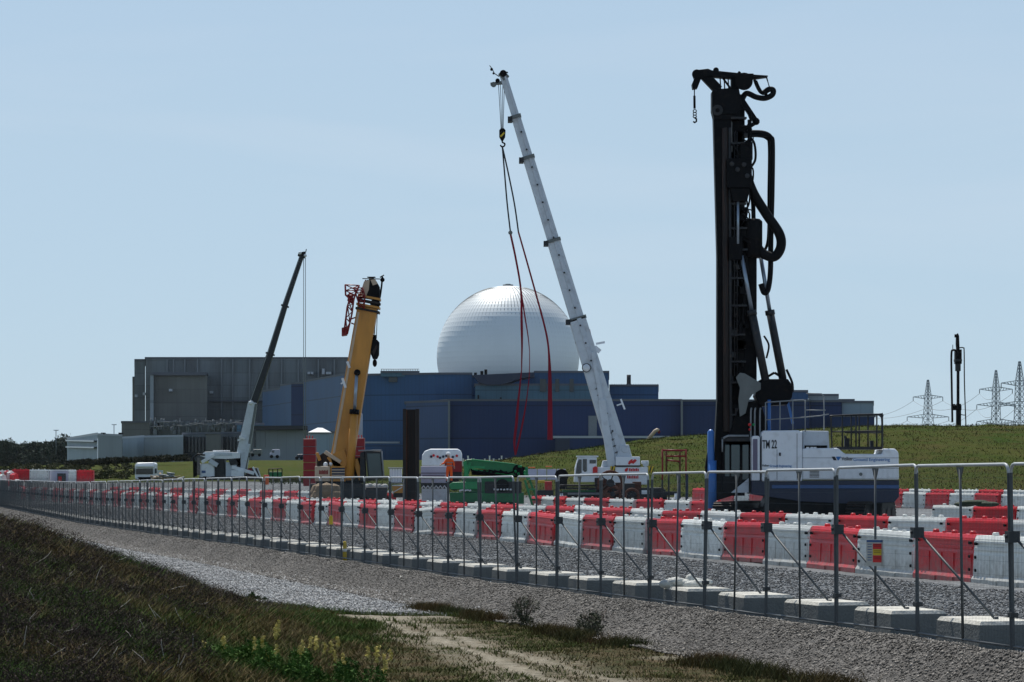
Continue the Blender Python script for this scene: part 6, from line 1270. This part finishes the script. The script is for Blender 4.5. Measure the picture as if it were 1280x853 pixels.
def van(lab, px, py, Y, w_, h_, m_='white paint'):
    tt_ = T('parked_van', lab, 'van', px, py, Y, 'vehicles parked by the service building'); mb = MB(); tt_.poly(mb, [(px-w_,py-1.5),(px-w_,py-h_*.55),(px-w_*.7,py-h_*.6),(px-w_*.5,py-h_),(px+w_,py-h_),(px+w_,py-1.5)], -1, 1); b_ = mb.build('body', m_, tt_.o, .1)
    mb = MB(); tt_.poly(mb, [(px-w_*.65,py-h_*.6),(px-w_*.45,py-h_*.9),(px-w_*.05,py-h_*.9),(px-w_*.05,py-h_*.6)], -1.03, -1); mb.build('window', 'dark glass', b_.parent)
    for sx in (-.6, .6): mb = MB(); mb.cyl(tt_.p(px+w_*sx, py-1, -1.05), tt_.p(px+w_*sx, py-1, -.8), .35, 12); mb.build('wheel', 'black rubber', tt_.o)
van('small pale blue grey van parked in front of the white service building', 343, 572, 560, 6, 10, 'pale lilac panel'); van('brown grey van close to the base of the white service building', 320, 570, 600, 7, 8, 'grey steel'); van('dark car at the right end of the white service building', 374, 574, 560, 5, 6, 'navy paint')
simple('storage_cage', 'pale white slatted cage between the yellow crane cab and the steel pile', 'cage', 495, 606, 185, [('slat', 'white paint', lambda q, mb: [q.rect(mb, a_, a_+1.4, 586, 604, -.5, -.44) for a_ in range(487, 503, 2)]), ('top_rail', 'galvanised steel', lambda q, mb: (q.rect(mb, 485, 503.5, 584.5, 586, -.55, .6), q.rect(mb, 485, 503.5, 603, 604.5, -.55, .6))), ('base', 'pale lilac panel', lambda q, mb: q.rect(mb, 488, 502, 588, 604, .4, .5))])
simple('yellow_skip', 'small ochre and white skip at the foot of the steel pile', 'skip', 497, 616, 160, [('bin', 'yellow ochre paint', lambda q, mb: q.poly(mb, [(490.5,607.5),(504,607.5),(503,616.5),(491.5,616.5)], -.4, .4)), ('rim', 'canvas white', lambda q, mb: (q.rect(mb, 490, 504.5, 606.5, 607.8, -.45, .45), mb.bar(q.p(491,616,-.42), q.p(503,609,-.42), .05))), ('base', 'dark rusty steel', lambda q, mb: q.rect(mb, 491.5, 503, 616.5, 622, -.35, .35))])
simple('rubble_skip', 'dark skip heaped with pale rubble below the yellow crane cab', 'skip', 470, 640, 146, [('bin', 'dark grey steel', lambda q, mb: q.poly(mb, [(457,609.5),(484,609.5),(480,636),(461,636)], -.6, .6)), ('rubble', 'pale rubble', lambda q, mb: [mb.ball(q.p(459+i*1.9, 608.8-(i%3)*.5, random.uniform(-.4,.3)), random.uniform(.10,.17), 0, 8) for i in range(13)])])
simple('rubble_pile', 'tan rubble pile in front of the beige engine box of the yellow crane', 'heap', 408, 640, 150, [('soil', 'tan soil', lambda q, mb: [mb.ball(q.p(random.uniform(398,419), random.uniform(611,634), random.uniform(-.4,.4)), random.uniform(.25,.55), 0, 8) for i in range(34)])])
simple('site_hoarding', 'low pale grey panels between the green machine and the white crane cab', 'hoarding', 685, 600, 215, [('panel', 'pale lilac panel', lambda q, mb: [q.rect(mb, a_, a_+11, 586.5, 600, -.1, .1) for a_ in (660,672,684,696)]), ('top_rail', 'orange plastic', lambda q, mb: (q.rect(mb, 654, 669, 584, 585.4, -.1, .1), q.rect(mb, 682, 690, 582.8, 584, -.1, .1)))])
simple('black_barrel', 'round black drum just left of the white crane cab', 'barrel', 702, 614, 170, [('drum', 'black rubber', lambda q, mb: mb.cyl(q.p(702,595,-.6), q.p(702,595,.6), .42, 20)), ('stand', 'black steel', lambda q, mb: q.rect(mb, 695, 709, 598, 612, -.5, .5))])
simple('orange_pump', 'small orange and yellow pump right of the green machine', 'pump', 683, 616, 172, [('housing', 'red plastic', lambda q, mb: q.rect(mb, 681, 690, 602, 613, -.4, .4)), ('fuel_tank', 'yellow paint', lambda q, mb: q.rect(mb, 671, 681, 600.5, 604, -.3, .3)), ('frame', 'dark grey steel', lambda q, mb: q.rect(mb, 670, 692, 613, 622, -.4, .4))])
simple('steel_beam_stack', 'low stack of long dark steel beams beside the white crane cab', 'beam stack', 722, 626, 152, [('beam', ['dark rusty steel', 'dark grey steel', 'green paint', 'galvanised steel'], lambda q, mb: [q.rect(mb, 700+(i*7)%11, 746+(i*5)%9, 606+i*3.4, 608.6+i*3.4, -.4+.1*(i%3), .5, i%4) for i in range(5)])])
def tools(q, mb):
    rnd_ = random.Random(21)
    for i in range(26):
        a_, b_ = rnd_.uniform(748, 798), rnd_.uniform(602, 636); p_ = q.p(a_, b_, rnd_.uniform(-.4,.3)); mb.box(p_.x-rnd_.uniform(.05,.35), p_.x+rnd_.uniform(.05,.35), p_.y, p_.y+.3, p_.z-rnd_.uniform(.05,.3), p_.z+rnd_.uniform(.05,.3), rnd_.choice((0,1,1,2)))
    for a_, b_, r_ in ((763,604,.62),(766,618,.4),(790,620,.35),(757,628,.4)):
        c = q.p(a_, b_, -.6); mb.tube([c+Vector((r_*math.cos(j), 0, r_*math.sin(j))) for j in [k_*math.pi/10 for k_ in range(21)]], .09, 6, 1)
        mb.cyl(c+Vector((0,-.1,0)), c+Vector((0,.3,0)), r_*.35, 12, 2)
        for j in range(5): mb.bar(c, c+Vector((r_*math.cos(j*1.256), 0, r_*math.sin(j*1.256))), .06, mi=0)
simple('drilling_tools', 'rusty brown drill wheels and steel tools piled in front of the white crane', 'drilling tools', 772, 644, 150, [('tool_heap', ['dark rusty steel', 'rusty steel', 'dark grey steel'], tools)])
simple('tarpaulin_heap', 'dark green tarpaulin bundle draped over a far barrier near the right edge', 'tarpaulin', 1220, 634, 104, [('sheet', 'tarp green', lambda q, mb: [mb.ball(q.p(1204+i*4.2, 630.5-(2 if 1 < i < 6 else 0), random.uniform(-.2,.2)), .24, 0, 10, (1.5,1,.42)) for i in range(9)])] if K.setdefault('tarp green', mat('tarp green', (.03,.045,.02), .8, 0, .3, 3, .4)) else [])

# ------------------------------------------------------------------ haze
hz = bpy.data.materials.new('haze air'); hz.use_nodes = True; hn = hz.node_tree.nodes; hn.remove(hn['Principled BSDF'])
pv = hn.new('ShaderNodeVolumePrincipled'); pv.inputs['Density'].default_value = .000012; pv.inputs['Color'].default_value = (.80, .88, .97, 1); pv.inputs['Anisotropy'].default_value = .2
hz.node_tree.links.new(pv.outputs[0], hn['Material Output'].inputs['Volume'])
mb = MB(); mb.box(-900, 900, -60, 2200, -6, 82); o = mb.build('haze', hz); o['kind'] = 'stuff'
